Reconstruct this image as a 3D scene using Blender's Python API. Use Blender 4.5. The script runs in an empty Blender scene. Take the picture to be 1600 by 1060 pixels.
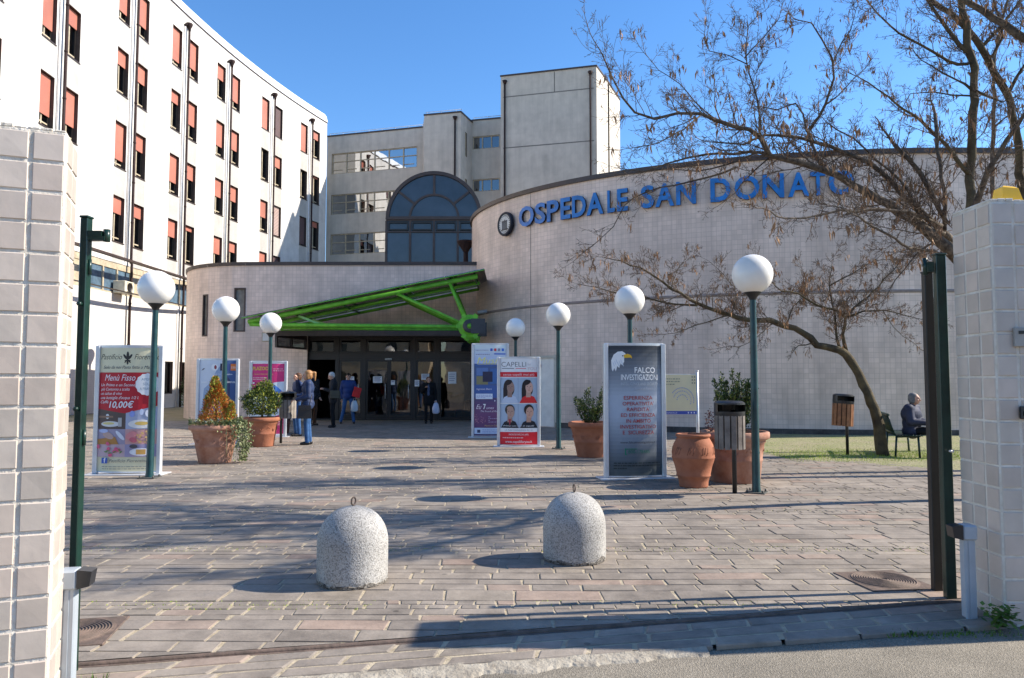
import bpy, bmesh, math, random
from mathutils import Vector, Matrix, noise as mnoise
random.seed(7)
R = math.radians
scn = bpy.context.scene
col = scn.collection
# ------------------------------------------------------------------ camera
F = 1140.0; PITCH = math.atan(64/1140); HC = 1.5
cam_d = bpy.data.cameras.new('camera'); cam = bpy.data.objects.new('camera', cam_d); col.objects.link(cam)
cam.location = (0, 0, HC); cam.rotation_euler = (R(90)+PITCH, 0, 0)
cam_d.sensor_width = 36; cam_d.lens = F/1600*36; cam_d.clip_end = 3000; cam_d.clip_start = .05
scn.camera = cam
# ------------------------------------------------------------------ light
SUN = Vector((4.03, .49, 2.93)).normalized()
world = bpy.data.worlds.new('World'); scn.world = world; world.use_nodes = True
wt = world.node_tree; bg = wt.nodes['Background']
sky = wt.nodes.new('ShaderNodeTexSky'); sky.sky_type = 'NISHITA'; sky.sun_disc = False
sky.sun_elevation = math.asin(SUN.z); sky.sun_rotation = math.atan2(SUN.x, SUN.y)
sky.altitude = 200; sky.air_density = 1.0; sky.dust_density = .1; sky.ozone_density = 3.0
hs = wt.nodes.new('ShaderNodeHueSaturation'); hs.inputs['Saturation'].default_value = 1.22; hs.inputs['Hue'].default_value = .5035; wt.links.new(sky.outputs[0], hs.inputs['Color'])
wt.links.new(hs.outputs[0], bg.inputs[0]); bg.inputs[1].default_value = .133
sd = bpy.data.lights.new('sun', 'SUN'); sd.energy = 4.9; sd.angle = R(.5); sd.color = (1, .915, .79)
so = bpy.data.objects.new('sun', sd); col.objects.link(so); so.rotation_euler = SUN.to_track_quat('Z', 'Y').to_euler(); so.location = (30, 5, 30)
scn.view_settings.view_transform = 'Standard'; scn.view_settings.look = 'None'
scn.view_settings.exposure = .9; scn.view_settings.gamma = 1
scn.cycles.max_bounces = 8; scn.cycles.transparent_max_bounces = 12
scn.cycles.use_denoising = True

# ------------------------------------------------------------------ helpers
def ray(px, py):
    dx = (px-800)/F; dy = (530-py)/F
    c, s = math.cos(PITCH), math.sin(PITCH)
    return Vector((dx, c-dy*s, s+dy*c))
def at(px, py, Y):
    d = ray(px, py); return Vector((0, 0, HC)) + d*(Y/d.y)
def pxof(p):
    d = p.y*math.cos(PITCH)+(p.z-HC)*math.sin(PITCH); return 800+F*p.x/d
def gx(px, Y):            # x of a ground thing seen at column px and distance Y
    return at(px, 620, Y).x

def tag(o, label=None, cat=None, group=None, kind=None):
    if label: o['label'] = label
    if cat: o['category'] = cat
    if group: o['group'] = group
    if kind: o['kind'] = kind
    return o
def empty(name, loc=(0,0,0), rz=0, label=None, cat=None, group=None):
    o = bpy.data.objects.new(name, None); col.objects.link(o)
    o.location = loc; o.rotation_euler = (0, 0, rz); o.empty_display_size = .2
    return tag(o, label, cat, group)
def copy_tree(o, parent=None):
    c = o.copy(); col.objects.link(c)
    if parent: c.parent = parent
    for ch in list(o.children): copy_tree(ch, c)
    return c

class MB:
    def __init__(s): s.v = []; s.f = []; s.m = []; s.sm = []; s.uv = {}; s.c = []
    def add(s, vs, fs, m=0, smooth=False, uvs=None, c=None):
        b = len(s.v); s.v += [tuple(v) for v in vs]
        for i, f in enumerate(fs):
            if uvs: s.uv[len(s.f)] = uvs[i]
            s.f.append(tuple(b+k for k in f)); s.m.append(m); s.sm.append(smooth); s.c.append(c)
    def quad(s, a, b, c, d, m=0, uv=None, col=None): s.add([a, b, c, d], [(0, 1, 2, 3)], m, False, [uv] if uv else None, col)
    def box(s, lo, hi, m=0, bev=0, M=None, c=None):
        x0, y0, z0 = lo; x1, y1, z1 = hi
        if bev:
            vs = []; b = bev
            # chamfered box: 24 verts
            P = {}
            for ix, x in enumerate((x0, x1)):
                for iy, y in enumerate((y0, y1)):
                    for iz, z in enumerate((z0, z1)):
                        sx = b if ix == 0 else -b; sy = b if iy == 0 else -b; sz = b if iz == 0 else -b
                        P[(ix, iy, iz, 0)] = len(vs); vs.append((x, y+sy, z+sz))
                        P[(ix, iy, iz, 1)] = len(vs); vs.append((x+sx, y, z+sz))
                        P[(ix, iy, iz, 2)] = len(vs); vs.append((x+sx, y+sy, z))
            p = lambda *k: P[k]
            fs = []
            for i in (0, 1):
                q = [p(i,0,0,0), p(i,1,0,0), p(i,1,1,0), p(i,0,1,0)]; fs.append(q if i else q[::-1])
                q = [p(0,i,0,1), p(0,i,1,1), p(1,i,1,1), p(1,i,0,1)]; fs.append(q if i else q[::-1])
                q = [p(0,0,i,2), p(1,0,i,2), p(1,1,i,2), p(0,1,i,2)]; fs.append(q if i else q[::-1])
            for i in (0, 1):
                for j in (0, 1):
                    q = [p(0,i,j,1), p(1,i,j,1), p(1,i,j,2), p(0,i,j,2)]; fs.append(q)
                    q = [p(i,0,j,0), p(i,1,j,0), p(i,1,j,2), p(i,0,j,2)]; fs.append(q)
                    q = [p(i,j,0,0), p(i,j,1,0), p(i,j,1,1), p(i,j,0,1)]; fs.append(q)
                    for k in (0, 1): fs.append([p(i,j,k,0), p(i,j,k,1), p(i,j,k,2)])
        else:
            vs = [(x0,y0,z0),(x1,y0,z0),(x1,y1,z0),(x0,y1,z0),(x0,y0,z1),(x1,y0,z1),(x1,y1,z1),(x0,y1,z1)]
            fs = [(3,2,1,0),(4,5,6,7),(0,1,5,4),(1,2,6,5),(2,3,7,6),(3,0,4,7)]
        if M: vs = [M @ Vector(v) for v in vs]
        s.add(vs, fs, m, False, None, c)
    def tube(s, pts, rad, n=8, m=0, cap=True, smooth=True):
        pts = [Vector(p) for p in pts]
        if not hasattr(rad, '__len__'): rad = [rad]*len(pts)
        vs = []; fs = []
        t = (pts[1]-pts[0]).normalized()
        a = Vector((0, 0, 1)) if abs(t.z) < .9 else Vector((1, 0, 0))
        nrm = t.cross(a).normalized()
        for i, p in enumerate(pts):
            t = (pts[min(i+1, len(pts)-1)]-pts[max(i-1, 0)])
            if t.length < 1e-9: t = Vector((0, 0, 1))
            t.normalize()
            nrm = (nrm - t*nrm.dot(t))
            if nrm.length < 1e-6: nrm = t.orthogonal()
            nrm.normalize(); b = t.cross(nrm)
            for k in range(n):
                an = 2*math.pi*k/n
                vs.append(p + (nrm*math.cos(an)+b*math.sin(an))*rad[i])
        for i in range(len(pts)-1):
            for k in range(n):
                k2 = (k+1) % n
                fs.append((i*n+k, i*n+k2, (i+1)*n+k2, (i+1)*n+k))
        if cap:
            fs.append(tuple(range(n-1, -1, -1))); fs.append(tuple((len(pts)-1)*n+k for k in range(n)))
        s.add(vs, fs, m, smooth)
    def lathe(s, prof, n=32, m=0, o=(0,0,0), M=None, smooth=True, wob=0):
        vs = []; fs = []
        for r, z in prof:
            for k in range(n):
                an = 2*math.pi*k/n
                rr = r*(1+wob*mnoise.noise(Vector((math.cos(an)*1.5, math.sin(an)*1.5, z*2))))
                v = Vector((o[0]+rr*math.cos(an), o[1]+rr*math.sin(an), o[2]+z))
                vs.append(M @ v if M else v)
        for i in range(len(prof)-1):
            for k in range(n):
                k2 = (k+1) % n
                fs.append((i*n+k, i*n+k2, (i+1)*n+k2, (i+1)*n+k))
        s.add(vs, fs, m, smooth)
    def sphere(s, c, r, m=0, n=16, M=None):
        rx, ry, rz = r if hasattr(r, '__len__') else (r, r, r)
        vs = []; fs = []; h = n//2
        for i in range(h+1):
            th = math.pi*i/h
            for k in range(n):
                an = 2*math.pi*k/n
                v = Vector((rx*math.sin(th)*math.cos(an), ry*math.sin(th)*math.sin(an), rz*math.cos(th)))
                if M: v = M @ v
                vs.append(Vector(c)+v)
        for i in range(h):
            for k in range(n):
                k2 = (k+1) % n
                if i == 0: fs.append((0, (i+1)*n+k, (i+1)*n+k2)) if True else None
                elif i == h-1: fs.append((i*n+k, (i+1)*n, i*n+k2))
                else: fs.append((i*n+k, (i+1)*n+k, (i+1)*n+k2, i*n+k2))
        s.add(vs, fs, m, True)
    def build(s, name, mats, parent=None, loc=None):
        me = bpy.data.meshes.new(name); me.from_pydata(s.v, [], s.f)
        if not isinstance(mats, (list, tuple)): mats = [mats]
        for m in mats: me.materials.append(m)
        me.polygons.foreach_set('material_index', s.m)
        me.polygons.foreach_set('use_smooth', s.sm)
        if s.uv:
            ul = me.uv_layers.new(name='UVMap')
            for fi, uv in s.uv.items():
                if uv is None: continue
                ls = me.polygons[fi].loop_start
                for k, q in enumerate(uv): ul.data[ls+k].uv = q
        if any(c is not None for c in s.c):
            at_ = me.color_attributes.new('tone', 'FLOAT_COLOR', 'CORNER')
            for fi, c in enumerate(s.c):
                if c is None: continue
                p = me.polygons[fi]
                for k in range(p.loop_start, p.loop_start+p.loop_total): at_.data[k].color = (c[0], c[1], c[2], 1)
        me.update()
        o = bpy.data.objects.new(name, me); col.objects.link(o)
        if parent: o.parent = parent
        if loc is not None: o.location = loc
        return o
def frameM(o, ax, ay, az):
    return Matrix(((ax[0], ay[0], az[0], o[0]), (ax[1], ay[1], az[1], o[1]), (ax[2], ay[2], az[2], o[2]), (0, 0, 0, 1)))

# ------------------------------------------------------------------ materials
MC = {}
def mat(name, c=(.5,.5,.5), rough=.6, spec=.4, metal=0, var=.12, vscale=4, bump=0, bscale=40, c2=None, detail=6, coat=0, sss=0, trans=0, alpha=1):
    if name in MC: return MC[name]
    m = bpy.data.materials.new(name); m.use_nodes = True; MC[name] = m
    nt = m.node_tree; b = nt.nodes['Principled BSDF']; L = nt.links
    b.inputs['Roughness'].default_value = rough; b.inputs['Metallic'].default_value = metal
    b.inputs['Specular IOR Level'].default_value = spec
    if coat: b.inputs['Coat Weight'].default_value = coat; b.inputs['Coat Roughness'].default_value = .15
    if sss: b.inputs['Subsurface Weight'].default_value = sss; b.inputs['Subsurface Radius'].default_value = (.05, .05, .05)
    tc = nt.nodes.new('ShaderNodeTexCoord')
    if var or c2:
        n = nt.nodes.new('ShaderNodeTexNoise'); n.inputs['Scale'].default_value = vscale; n.inputs['Detail'].default_value = detail
        n.inputs['Roughness'].default_value = .62
        L.new(tc.outputs['Object'], n.inputs['Vector'])
        r = nt.nodes.new('ShaderNodeValToRGB')
        cc = c2 if c2 else tuple(x*(1-var*1.6) for x in c)
        ca = c if c2 else tuple(min(1, x*(1+var)) for x in c)
        r.color_ramp.elements[0].position = .32; r.color_ramp.elements[1].position = .68
        r.color_ramp.elements[0].color = (*cc, 1); r.color_ramp.elements[1].color = (*ca, 1)
        L.new(n.outputs['Fac'], r.inputs['Fac']); L.new(r.outputs['Color'], b.inputs['Base Color'])
    else: b.inputs['Base Color'].default_value = (*c, 1)
    if bump:
        n2 = nt.nodes.new('ShaderNodeTexNoise'); n2.inputs['Scale'].default_value = bscale; n2.inputs['Detail'].default_value = 5
        L.new(tc.outputs['Object'], n2.inputs['Vector'])
        bp = nt.nodes.new('ShaderNodeBump'); bp.inputs['Strength'].default_value = bump; bp.inputs['Distance'].default_value = .01
        L.new(n2.outputs['Fac'], bp.inputs['Height']); L.new(bp.outputs['Normal'], b.inputs['Normal'])
    return m
def flat(c, rough=.5, spec=.3):
    k = 'print_%02x%02x%02x' % tuple(int(max(0, min(1, x))*255) for x in c)
    return mat(k, c, rough, spec, var=.04, vscale=3)
def tilemat(name, c1, c2, mortar, w, h, msize=.006, rough=.45, stain=.35, stainc=(.2,.17,.15), bump=.5, offs=0, big=None):
    m = bpy.data.materials.new(name); m.use_nodes = True; MC[name] = m
    nt = m.node_tree; b = nt.nodes['Principled BSDF']; L = nt.links; N = nt.nodes.new
    tc = N('ShaderNodeTexCoord')
    br = N('ShaderNodeTexBrick'); br.offset = offs; br.squash = 1
    br.inputs['Color1'].default_value = (*c1, 1); br.inputs['Color2'].default_value = (*c2, 1); br.inputs['Mortar'].default_value = (*mortar, 1)
    br.inputs['Scale'].default_value = 1; br.inputs['Mortar Size'].default_value = msize; br.inputs['Mortar Smooth'].default_value = .2
    br.inputs['Brick Width'].default_value = w; br.inputs['Row Height'].default_value = h; br.inputs['Bias'].default_value = 0
    # slight wobble of the joints
    L.new(tc.outputs['UV'], br.inputs['Vector'])
    n1 = N('ShaderNodeTexNoise'); n1.inputs['Scale'].default_value = .5; n1.inputs['Detail'].default_value = 8; n1.inputs['Roughness'].default_value = .6
    L.new(tc.outputs['Object'], n1.inputs['Vector'])
    # vertical rain streaks
    mp = N('ShaderNodeMapping'); mp.inputs['Scale'].default_value = (1.6, .12, 1)
    L.new(tc.outputs['UV'], mp.inputs['Vector'])
    n2 = N('ShaderNodeTexNoise'); n2.inputs['Scale'].default_value = 1.5; n2.inputs['Detail'].default_value = 7; n2.inputs['Roughness'].default_value = .65
    L.new(mp.outputs[0], n2.inputs['Vector'])
    mu = N('ShaderNodeMath'); mu.operation = 'MULTIPLY'; L.new(n1.outputs['Fac'], mu.inputs[0]); L.new(n2.outputs['Fac'], mu.inputs[1])
    rp = N('ShaderNodeMapRange'); rp.inputs[1].default_value = .16; rp.inputs[2].default_value = .4; rp.inputs[3].default_value = 0; rp.inputs[4].default_value = stain
    L.new(mu.outputs[0], rp.inputs[0])
    mx = N('ShaderNodeMixRGB'); L.new(rp.outputs[0], mx.inputs[0]); L.new(br.outputs['Color'], mx.inputs[1]); mx.inputs[2].default_value = (*stainc, 1)
    # patchy tone
    n3 = N('ShaderNodeTexNoise'); n3.inputs['Scale'].default_value = 1.7; n3.inputs['Detail'].default_value = 4
    L.new(tc.outputs['Object'], n3.inputs['Vector'])
    r3 = N('ShaderNodeMapRange'); r3.inputs[1].default_value = .3; r3.inputs[2].default_value = .7; r3.inputs[3].default_value = .9; r3.inputs[4].default_value = 1.06
    L.new(n3.outputs['Fac'], r3.inputs[0])
    m2 = N('ShaderNodeMixRGB'); m2.blend_type = 'MULTIPLY'; m2.inputs[0].default_value = 1
    L.new(mx.outputs[0], m2.inputs[1]); L.new(r3.outputs[0], m2.inputs[2]); L.new(m2.outputs[0], b.inputs['Base Color'])
    b.inputs['Roughness'].default_value = rough; b.inputs['Specular IOR Level'].default_value = .45
    iv = N('ShaderNodeMath'); iv.operation = 'SUBTRACT'; iv.inputs[0].default_value = 1; L.new(br.outputs['Fac'], iv.inputs[1])
    bp = N('ShaderNodeBump'); bp.inputs['Strength'].default_value = bump; bp.inputs['Distance'].default_value = .004
    L.new(iv.outputs[0], bp.inputs['Height']); L.new(bp.outputs[0], b.inputs['Normal'])
    return m
def glassmat(name, tint=(.25,.27,.28), refl=1.0, rough=.02, dens=.5, base=.06):
    m = bpy.data.materials.new(name); m.use_nodes = True; MC[name] = m
    nt = m.node_tree; L = nt.links; N = nt.nodes.new
    nt.nodes.remove(nt.nodes['Principled BSDF']); out = nt.nodes['Material Output']
    tr = N('ShaderNodeBsdfTransparent'); tr.inputs[0].default_value = (*tint, 1)
    gl = N('ShaderNodeBsdfGlossy'); gl.inputs['Roughness'].default_value = rough; gl.inputs[0].default_value = (refl, refl, refl, 1)
    fr = N('ShaderNodeFresnel'); fr.inputs[0].default_value = 1.6
    # faint waviness of the pane
    tc = N('ShaderNodeTexCoord'); nz = N('ShaderNodeTexNoise'); nz.inputs['Scale'].default_value = 1.3; nz.inputs['Detail'].default_value = 1
    L.new(tc.outputs['Object'], nz.inputs['Vector'])
    bp = N('ShaderNodeBump'); bp.inputs['Strength'].default_value = .25; bp.inputs['Distance'].default_value = .02
    L.new(nz.outputs['Fac'], bp.inputs['Height']); L.new(bp.outputs[0], gl.inputs['Normal'])
    ad = N('ShaderNodeMath'); ad.operation = 'ADD'; ad.use_clamp = True; ad.inputs[1].default_value = base; L.new(fr.outputs[0], ad.inputs[0])
    mx = N('ShaderNodeMixShader'); L.new(ad.outputs[0], mx.inputs[0]); L.new(tr.outputs[0], mx.inputs[1]); L.new(gl.outputs[0], mx.inputs[2])
    L.new(mx.outputs[0], out.inputs[0])
    return m

def ribmat(name, c, scale, axis='Z', rough=.5, strength=.6, dark=.6):
    m = bpy.data.materials.new(name); m.use_nodes = True; MC[name] = m
    nt = m.node_tree; b = nt.nodes['Principled BSDF']; L = nt.links; N = nt.nodes.new
    tc = N('ShaderNodeTexCoord'); w = N('ShaderNodeTexWave'); w.bands_direction = axis; w.inputs['Scale'].default_value = scale
    w.inputs['Distortion'].default_value = 0
    L.new(tc.outputs['Object'], w.inputs['Vector'])
    n = N('ShaderNodeTexNoise'); n.inputs['Scale'].default_value = .7; n.inputs['Detail'].default_value = 3; L.new(tc.outputs['Object'], n.inputs['Vector'])
    r = N('ShaderNodeValToRGB'); r.color_ramp.elements[0].position = .3; r.color_ramp.elements[1].position = .7
    r.color_ramp.elements[0].color = (*[x*.8 for x in c], 1); r.color_ramp.elements[1].color = (*[min(1, x*1.1) for x in c], 1)
    L.new(n.outputs['Fac'], r.inputs[0])
    mx = N('ShaderNodeMixRGB'); mx.blend_type = 'MULTIPLY'; L.new(w.outputs['Fac'], mx.inputs[0]); mx.inputs[0].default_value = 1
    mr = N('ShaderNodeMapRange'); mr.inputs[3].default_value = dark; mr.inputs[4].default_value = 1; L.new(w.outputs['Fac'], mr.inputs[0])
    nt.links.remove(mx.inputs[0].links[0]); mx.inputs[0].default_value = 1
    L.new(r.outputs[0], mx.inputs[1]); L.new(mr.outputs[0], mx.inputs[2]); L.new(mx.outputs[0], b.inputs['Base Color'])
    b.inputs['Roughness'].default_value = rough
    bp = N('ShaderNodeBump'); bp.inputs['Strength'].default_value = strength; bp.inputs['Distance'].default_value = .01
    L.new(w.outputs['Fac'], bp.inputs['Height']); L.new(bp.outputs[0], b.inputs['Normal'])
    return m

M_white = tilemat('white_mosaic', (.70,.675,.64), (.66,.635,.60), (.56,.53,.49), .1, .1, .004, .5, .5, (.46,.42,.37), .3)
M_pink = tilemat('pink_tile', (.86,.68,.575), (.75,.59,.495), (.60,.465,.385), .14, .14, .006, .42, .75, (.42,.33,.28), .5)
M_conc = tilemat('rear_concrete', (.60,.545,.475), (.575,.525,.455), (.52,.475,.41), .06, 3.4, .01, .8, .5, (.32,.295,.26), .3)
M_dkmetal = mat('dark_brown_metal', (.055,.036,.031), .45, .5, var=.2)
M_pipe = mat('brown_pipe', (.04,.025,.024), .75, .15, var=.2)
M_pipew = mat('pale_pipe', (.8,.8,.82), .5, .3, var=.1)
M_shut = ribmat('salmon_shutter', (.47,.165,.115), 9, 'Z', .55, .4, .8)
M_shutd = ribmat('dark_shutter', (.12,.07,.07), 9, 'Z', .55, .4, .7)
M_louv = ribmat('pale_louver', (.55,.4,.36), 3, 'Z', .5, .8, .35)
M_frame = mat('bronze_frame', (.02,.015,.013), .4, .5, var=.15)
M_beige = mat('beige_frame', (.45,.38,.27), .5, .4, var=.15)
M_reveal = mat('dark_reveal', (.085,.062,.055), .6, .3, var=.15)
M_glass = glassmat('window_glass', (.12,.13,.14), 1, .02, base=.08)
M_glassr = glassmat('strip_glass', (.12,.13,.14), 1, .02, base=.42)
M_glasse = glassmat('entrance_glass', (.42,.42,.41), .9, .02, base=.06)
M_blueglass = mat('blue_tinted_glass', (.035,.048,.068), .12, .6, var=.25, vscale=.8, coat=.3)
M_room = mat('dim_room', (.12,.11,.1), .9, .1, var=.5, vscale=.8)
M_green = mat('lime_green_paint', (.15,.47,.035), .45, .4, var=.22, vscale=3.5, bump=.08)
M_greenl = mat('pale_lime_paint', (.3,.6,.2), .4, .5, var=.1)
M_canroof = glassmat('canopy_glazing', (.5,.53,.52), .8, .1, base=.1)
M_lampgreen = mat('teal_post_paint', (.008,.05,.055), .35, .5, var=.25, vscale=6, bump=.08, bscale=30)
M_black = mat('black_metal', (.012,.012,.013), .45, .5, var=.2)
M_blackpl = mat('black_plastic', (.016,.017,.02), .35, .5, var=.2)
M_globe = mat('opal_globe', (.86,.85,.83), .25, .5, vscale=2.2, c2=(.79,.765,.71), sss=.4)
M_alu = mat('aluminium', (.66,.67,.69), .35, .5, metal=.35, var=.08)
M_signwhite = mat('sign_white', (.76,.77,.78), .35, .5, var=.05)
M_gategreen = mat('dark_green_gate', (.008,.033,.023), .3, .55, var=.35, vscale=5, bump=.06)
M_grey = mat('light_grey_enamel', (.35,.39,.43), .4, .5, var=.08)
M_terra = mat('terracotta', (.38,.155,.09), .8, .2, vscale=4, c2=(.27,.1,.055), bump=.35, bscale=30)
M_terra2 = mat('terracotta_weathered', (.46,.27,.2), .85, .15, vscale=3, c2=(.27,.11,.065), bump=.4, bscale=24)
M_soil = mat('soil', (.05,.035,.025), .95, .1, var=.4, vscale=30, bump=.6)
M_wood = mat('grey_wood', (.23,.2,.175), .7, .2, vscale=7, c2=(.12,.1,.085), bump=.3)
M_woodo = mat('orange_wood', (.33,.15,.065), .6, .3, vscale=7, c2=(.17,.075,.035), bump=.3)
M_rust = mat('rusty_iron', (.17,.12,.095), .75, .3, vscale=12, c2=(.085,.065,.052), bump=.4)
M_blue = mat('sign_blue', (.01,.17,.52), .35, .5, var=.22, vscale=3)
M_letside = mat('letter_side', (.015,.02,.035), .5, .3, var=.2)
M_yellow = mat('amber_plastic', (.85,.48,.01), .25, .5, var=.08, sss=.2)
M_paper = mat('paper', (.75,.77,.8), .7, .2, var=.05)

# concrete for the bollards: exposed aggregate speckle
def specklemat(name, c, dark, light, scale=70, bump=.5):
    m = bpy.data.materials.new(name); m.use_nodes = True; MC[name] = m
    nt = m.node_tree; b = nt.nodes['Principled BSDF']; L = nt.links; N = nt.nodes.new
    tc = N('ShaderNodeTexCoord')
    v = N('ShaderNodeTexVoronoi'); v.inputs['Scale'].default_value = scale; L.new(tc.outputs['Object'], v.inputs['Vector'])
    r = N('ShaderNodeValToRGB'); e = r.color_ramp.elements
    e[0].position = .0; e[0].color = (*dark, 1); e[1].position = 1; e[1].color = (*light, 1)
    a = e.new(.22); a.color = (*dark, 1); a2 = e.new(.3); a2.color = (*c, 1); a3 = e.new(.75); a3.color = (*c, 1); a4 = e.new(.85); a4.color = (*light, 1)
    sp = N('ShaderNodeSeparateColor'); L.new(v.outputs['Color'], sp.inputs[0]); L.new(sp.outputs[0], r.inputs[0])
    n = N('ShaderNodeTexNoise'); n.inputs['Scale'].default_value = 2.2; n.inputs['Detail'].default_value = 6; L.new(tc.outputs['Object'], n.inputs['Vector'])
    mr = N('ShaderNodeMapRange'); mr.inputs[1].default_value = .3; mr.inputs[2].default_value = .7; mr.inputs[3].default_value = .72; mr.inputs[4].default_value = 1.1; L.new(n.outputs['Fac'], mr.inputs[0])
    mx = N('ShaderNodeMixRGB'); mx.blend_type = 'MULTIPLY'; mx.inputs[0].default_value = 1; L.new(r.outputs[0], mx.inputs[1]); L.new(mr.outputs[0], mx.inputs[2])
    L.new(mx.outputs[0], b.inputs['Base Color']); b.inputs['Roughness'].default_value = .85
    bp = N('ShaderNodeBump'); bp.inputs['Strength'].default_value = bump; bp.inputs['Distance'].default_value = .006
    L.new(v.outputs['Distance'], bp.inputs['Height']); L.new(bp.outputs[0], b.inputs['Normal'])
    return m
M_boll = specklemat('aggregate_concrete', (.39,.375,.35), (.24,.23,.215), (.47,.455,.43), 125, .35)
M_asph = specklemat('asphalt', (.225,.195,.15), (.165,.145,.11), (.29,.255,.2), 150, .7)
M_brokenc = specklemat('chipped_concrete', (.2,.18,.155), (.08,.07,.06), (.33,.3,.26), 60, 1)

def slabmat():
    m = bpy.data.materials.new('porphyry_slab'); m.use_nodes = True
    nt = m.node_tree; b = nt.nodes['Principled BSDF']; L = nt.links; N = nt.nodes.new
    a = N('ShaderNodeAttribute'); a.attribute_name = 'tone'
    tc = N('ShaderNodeTexCoord')
    n = N('ShaderNodeTexNoise'); n.inputs['Scale'].default_value = 5; n.inputs['Detail'].default_value = 9; n.inputs['Roughness'].default_value = .7; L.new(tc.outputs['Object'], n.inputs['Vector'])
    mr = N('ShaderNodeMapRange'); mr.inputs[1].default_value = .28; mr.inputs[2].default_value = .72; mr.inputs[3].default_value = .66; mr.inputs[4].default_value = 1.22; L.new(n.outputs['Fac'], mr.inputs[0])
    mx = N('ShaderNodeMixRGB'); mx.blend_type = 'MULTIPLY'; mx.inputs[0].default_value = 1; L.new(a.outputs['Color'], mx.inputs[1]); L.new(mr.outputs[0], mx.inputs[2])
    n4 = N('ShaderNodeTexNoise'); n4.inputs['Scale'].default_value = .7; n4.inputs['Detail'].default_value = 5; L.new(tc.outputs['Object'], n4.inputs['Vector'])
    mr4 = N('ShaderNodeMapRange'); mr4.inputs[1].default_value = .45; mr4.inputs[2].default_value = .75; mr4.inputs[3].default_value = 0; mr4.inputs[4].default_value = .5; L.new(n4.outputs['Fac'], mr4.inputs[0])
    mx4 = N('ShaderNodeMixRGB'); L.new(mr4.outputs[0], mx4.inputs[0]); L.new(mx.outputs[0], mx4.inputs[1]); mx4.inputs[2].default_value = (.36, .31, .26, 1)
    n5 = N('ShaderNodeTexNoise'); n5.inputs['Scale'].default_value = 1.9; n5.inputs['Detail'].default_value = 10; n5.inputs['Roughness'].default_value = .75; L.new(tc.outputs['Object'], n5.inputs['Vector'])
    mr5 = N('ShaderNodeMapRange'); mr5.inputs[1].default_value = .36; mr5.inputs[2].default_value = .56; mr5.inputs[3].default_value = .74; mr5.inputs[4].default_value = 1.06; L.new(n5.outputs['Fac'], mr5.inputs[0])
    v5 = N('ShaderNodeTexVoronoi'); v5.inputs['Scale'].default_value = 2.6; L.new(tc.outputs['Object'], v5.inputs['Vector'])
    mr6 = N('ShaderNodeMapRange'); mr6.inputs[1].default_value = .045; mr6.inputs[2].default_value = .06; mr6.inputs[3].default_value = .55; mr6.inputs[4].default_value = 1; L.new(v5.outputs['Distance'], mr6.inputs[0])
    m6 = N('ShaderNodeMath'); m6.operation = 'MULTIPLY'; L.new(mr5.outputs[0], m6.inputs[0]); L.new(mr6.outputs[0], m6.inputs[1])
    mx5 = N('ShaderNodeMixRGB'); mx5.blend_type = 'MULTIPLY'; mx5.inputs[0].default_value = 1; L.new(mx4.outputs[0], mx5.inputs[1]); L.new(m6.outputs[0], mx5.inputs[2])
    L.new(mx5.outputs[0], b.inputs['Base Color']); b.inputs['Roughness'].default_value = .72; b.inputs['Specular IOR Level'].default_value = .35
    n2 = N('ShaderNodeTexNoise'); n2.inputs['Scale'].default_value = 45; n2.inputs['Detail'].default_value = 6; L.new(tc.outputs['Object'], n2.inputs['Vector'])
    bp = N('ShaderNodeBump'); bp.inputs['Strength'].default_value = .45; bp.inputs['Distance'].default_value = .006
    L.new(n2.outputs['Fac'], bp.inputs['Height']); L.new(bp.outputs[0], b.inputs['Normal'])
    return m
M_slab = slabmat()
M_sand = mat('joint_sand', (.48,.41,.30), .95, .1, vscale=14, c2=(.31,.26,.18), bump=.8, bscale=60)
def lawnmat():
    m = bpy.data.materials.new('mossy_turf'); m.use_nodes = True
    nt = m.node_tree; b = nt.nodes['Principled BSDF']; L = nt.links; N = nt.nodes.new
    tc = N('ShaderNodeTexCoord')
    n = N('ShaderNodeTexNoise'); n.inputs['Scale'].default_value = 1.1; n.inputs['Detail'].default_value = 9; n.inputs['Roughness'].default_value = .7; L.new(tc.outputs['Object'], n.inputs['Vector'])
    r = N('ShaderNodeValToRGB'); e = r.color_ramp.elements
    e[0].position = .3; e[0].color = (.30, .25, .17, 1); e[1].position = .72; e[1].color = (.17, .20, .06, 1)
    q = e.new(.5); q.color = (.25, .24, .12, 1)
    L.new(n.outputs['Fac'], r.inputs[0])
    n2 = N('ShaderNodeTexNoise'); n2.inputs['Scale'].default_value = 30; n2.inputs['Detail'].default_value = 6; L.new(tc.outputs['Object'], n2.inputs['Vector'])
    mr = N('ShaderNodeMapRange'); mr.inputs[1].default_value = .3; mr.inputs[2].default_value = .7; mr.inputs[3].default_value = .55; mr.inputs[4].default_value = 1.3; L.new(n2.outputs['Fac'], mr.inputs[0])
    mx = N('ShaderNodeMixRGB'); mx.blend_type = 'MULTIPLY'; mx.inputs[0].default_value = 1; L.new(r.outputs[0], mx.inputs[1]); L.new(mr.outputs[0], mx.inputs[2])
    L.new(mx.outputs[0], b.inputs['Base Color']); b.inputs['Roughness'].default_value = .95
    bp = N('ShaderNodeBump'); bp.inputs['Strength'].default_value = 1; bp.inputs['Distance'].default_value = .03
    L.new(n2.outputs['Fac'], bp.inputs['Height']); L.new(bp.outputs[0], b.inputs['Normal'])
    return m
M_lawn = lawnmat()

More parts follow.
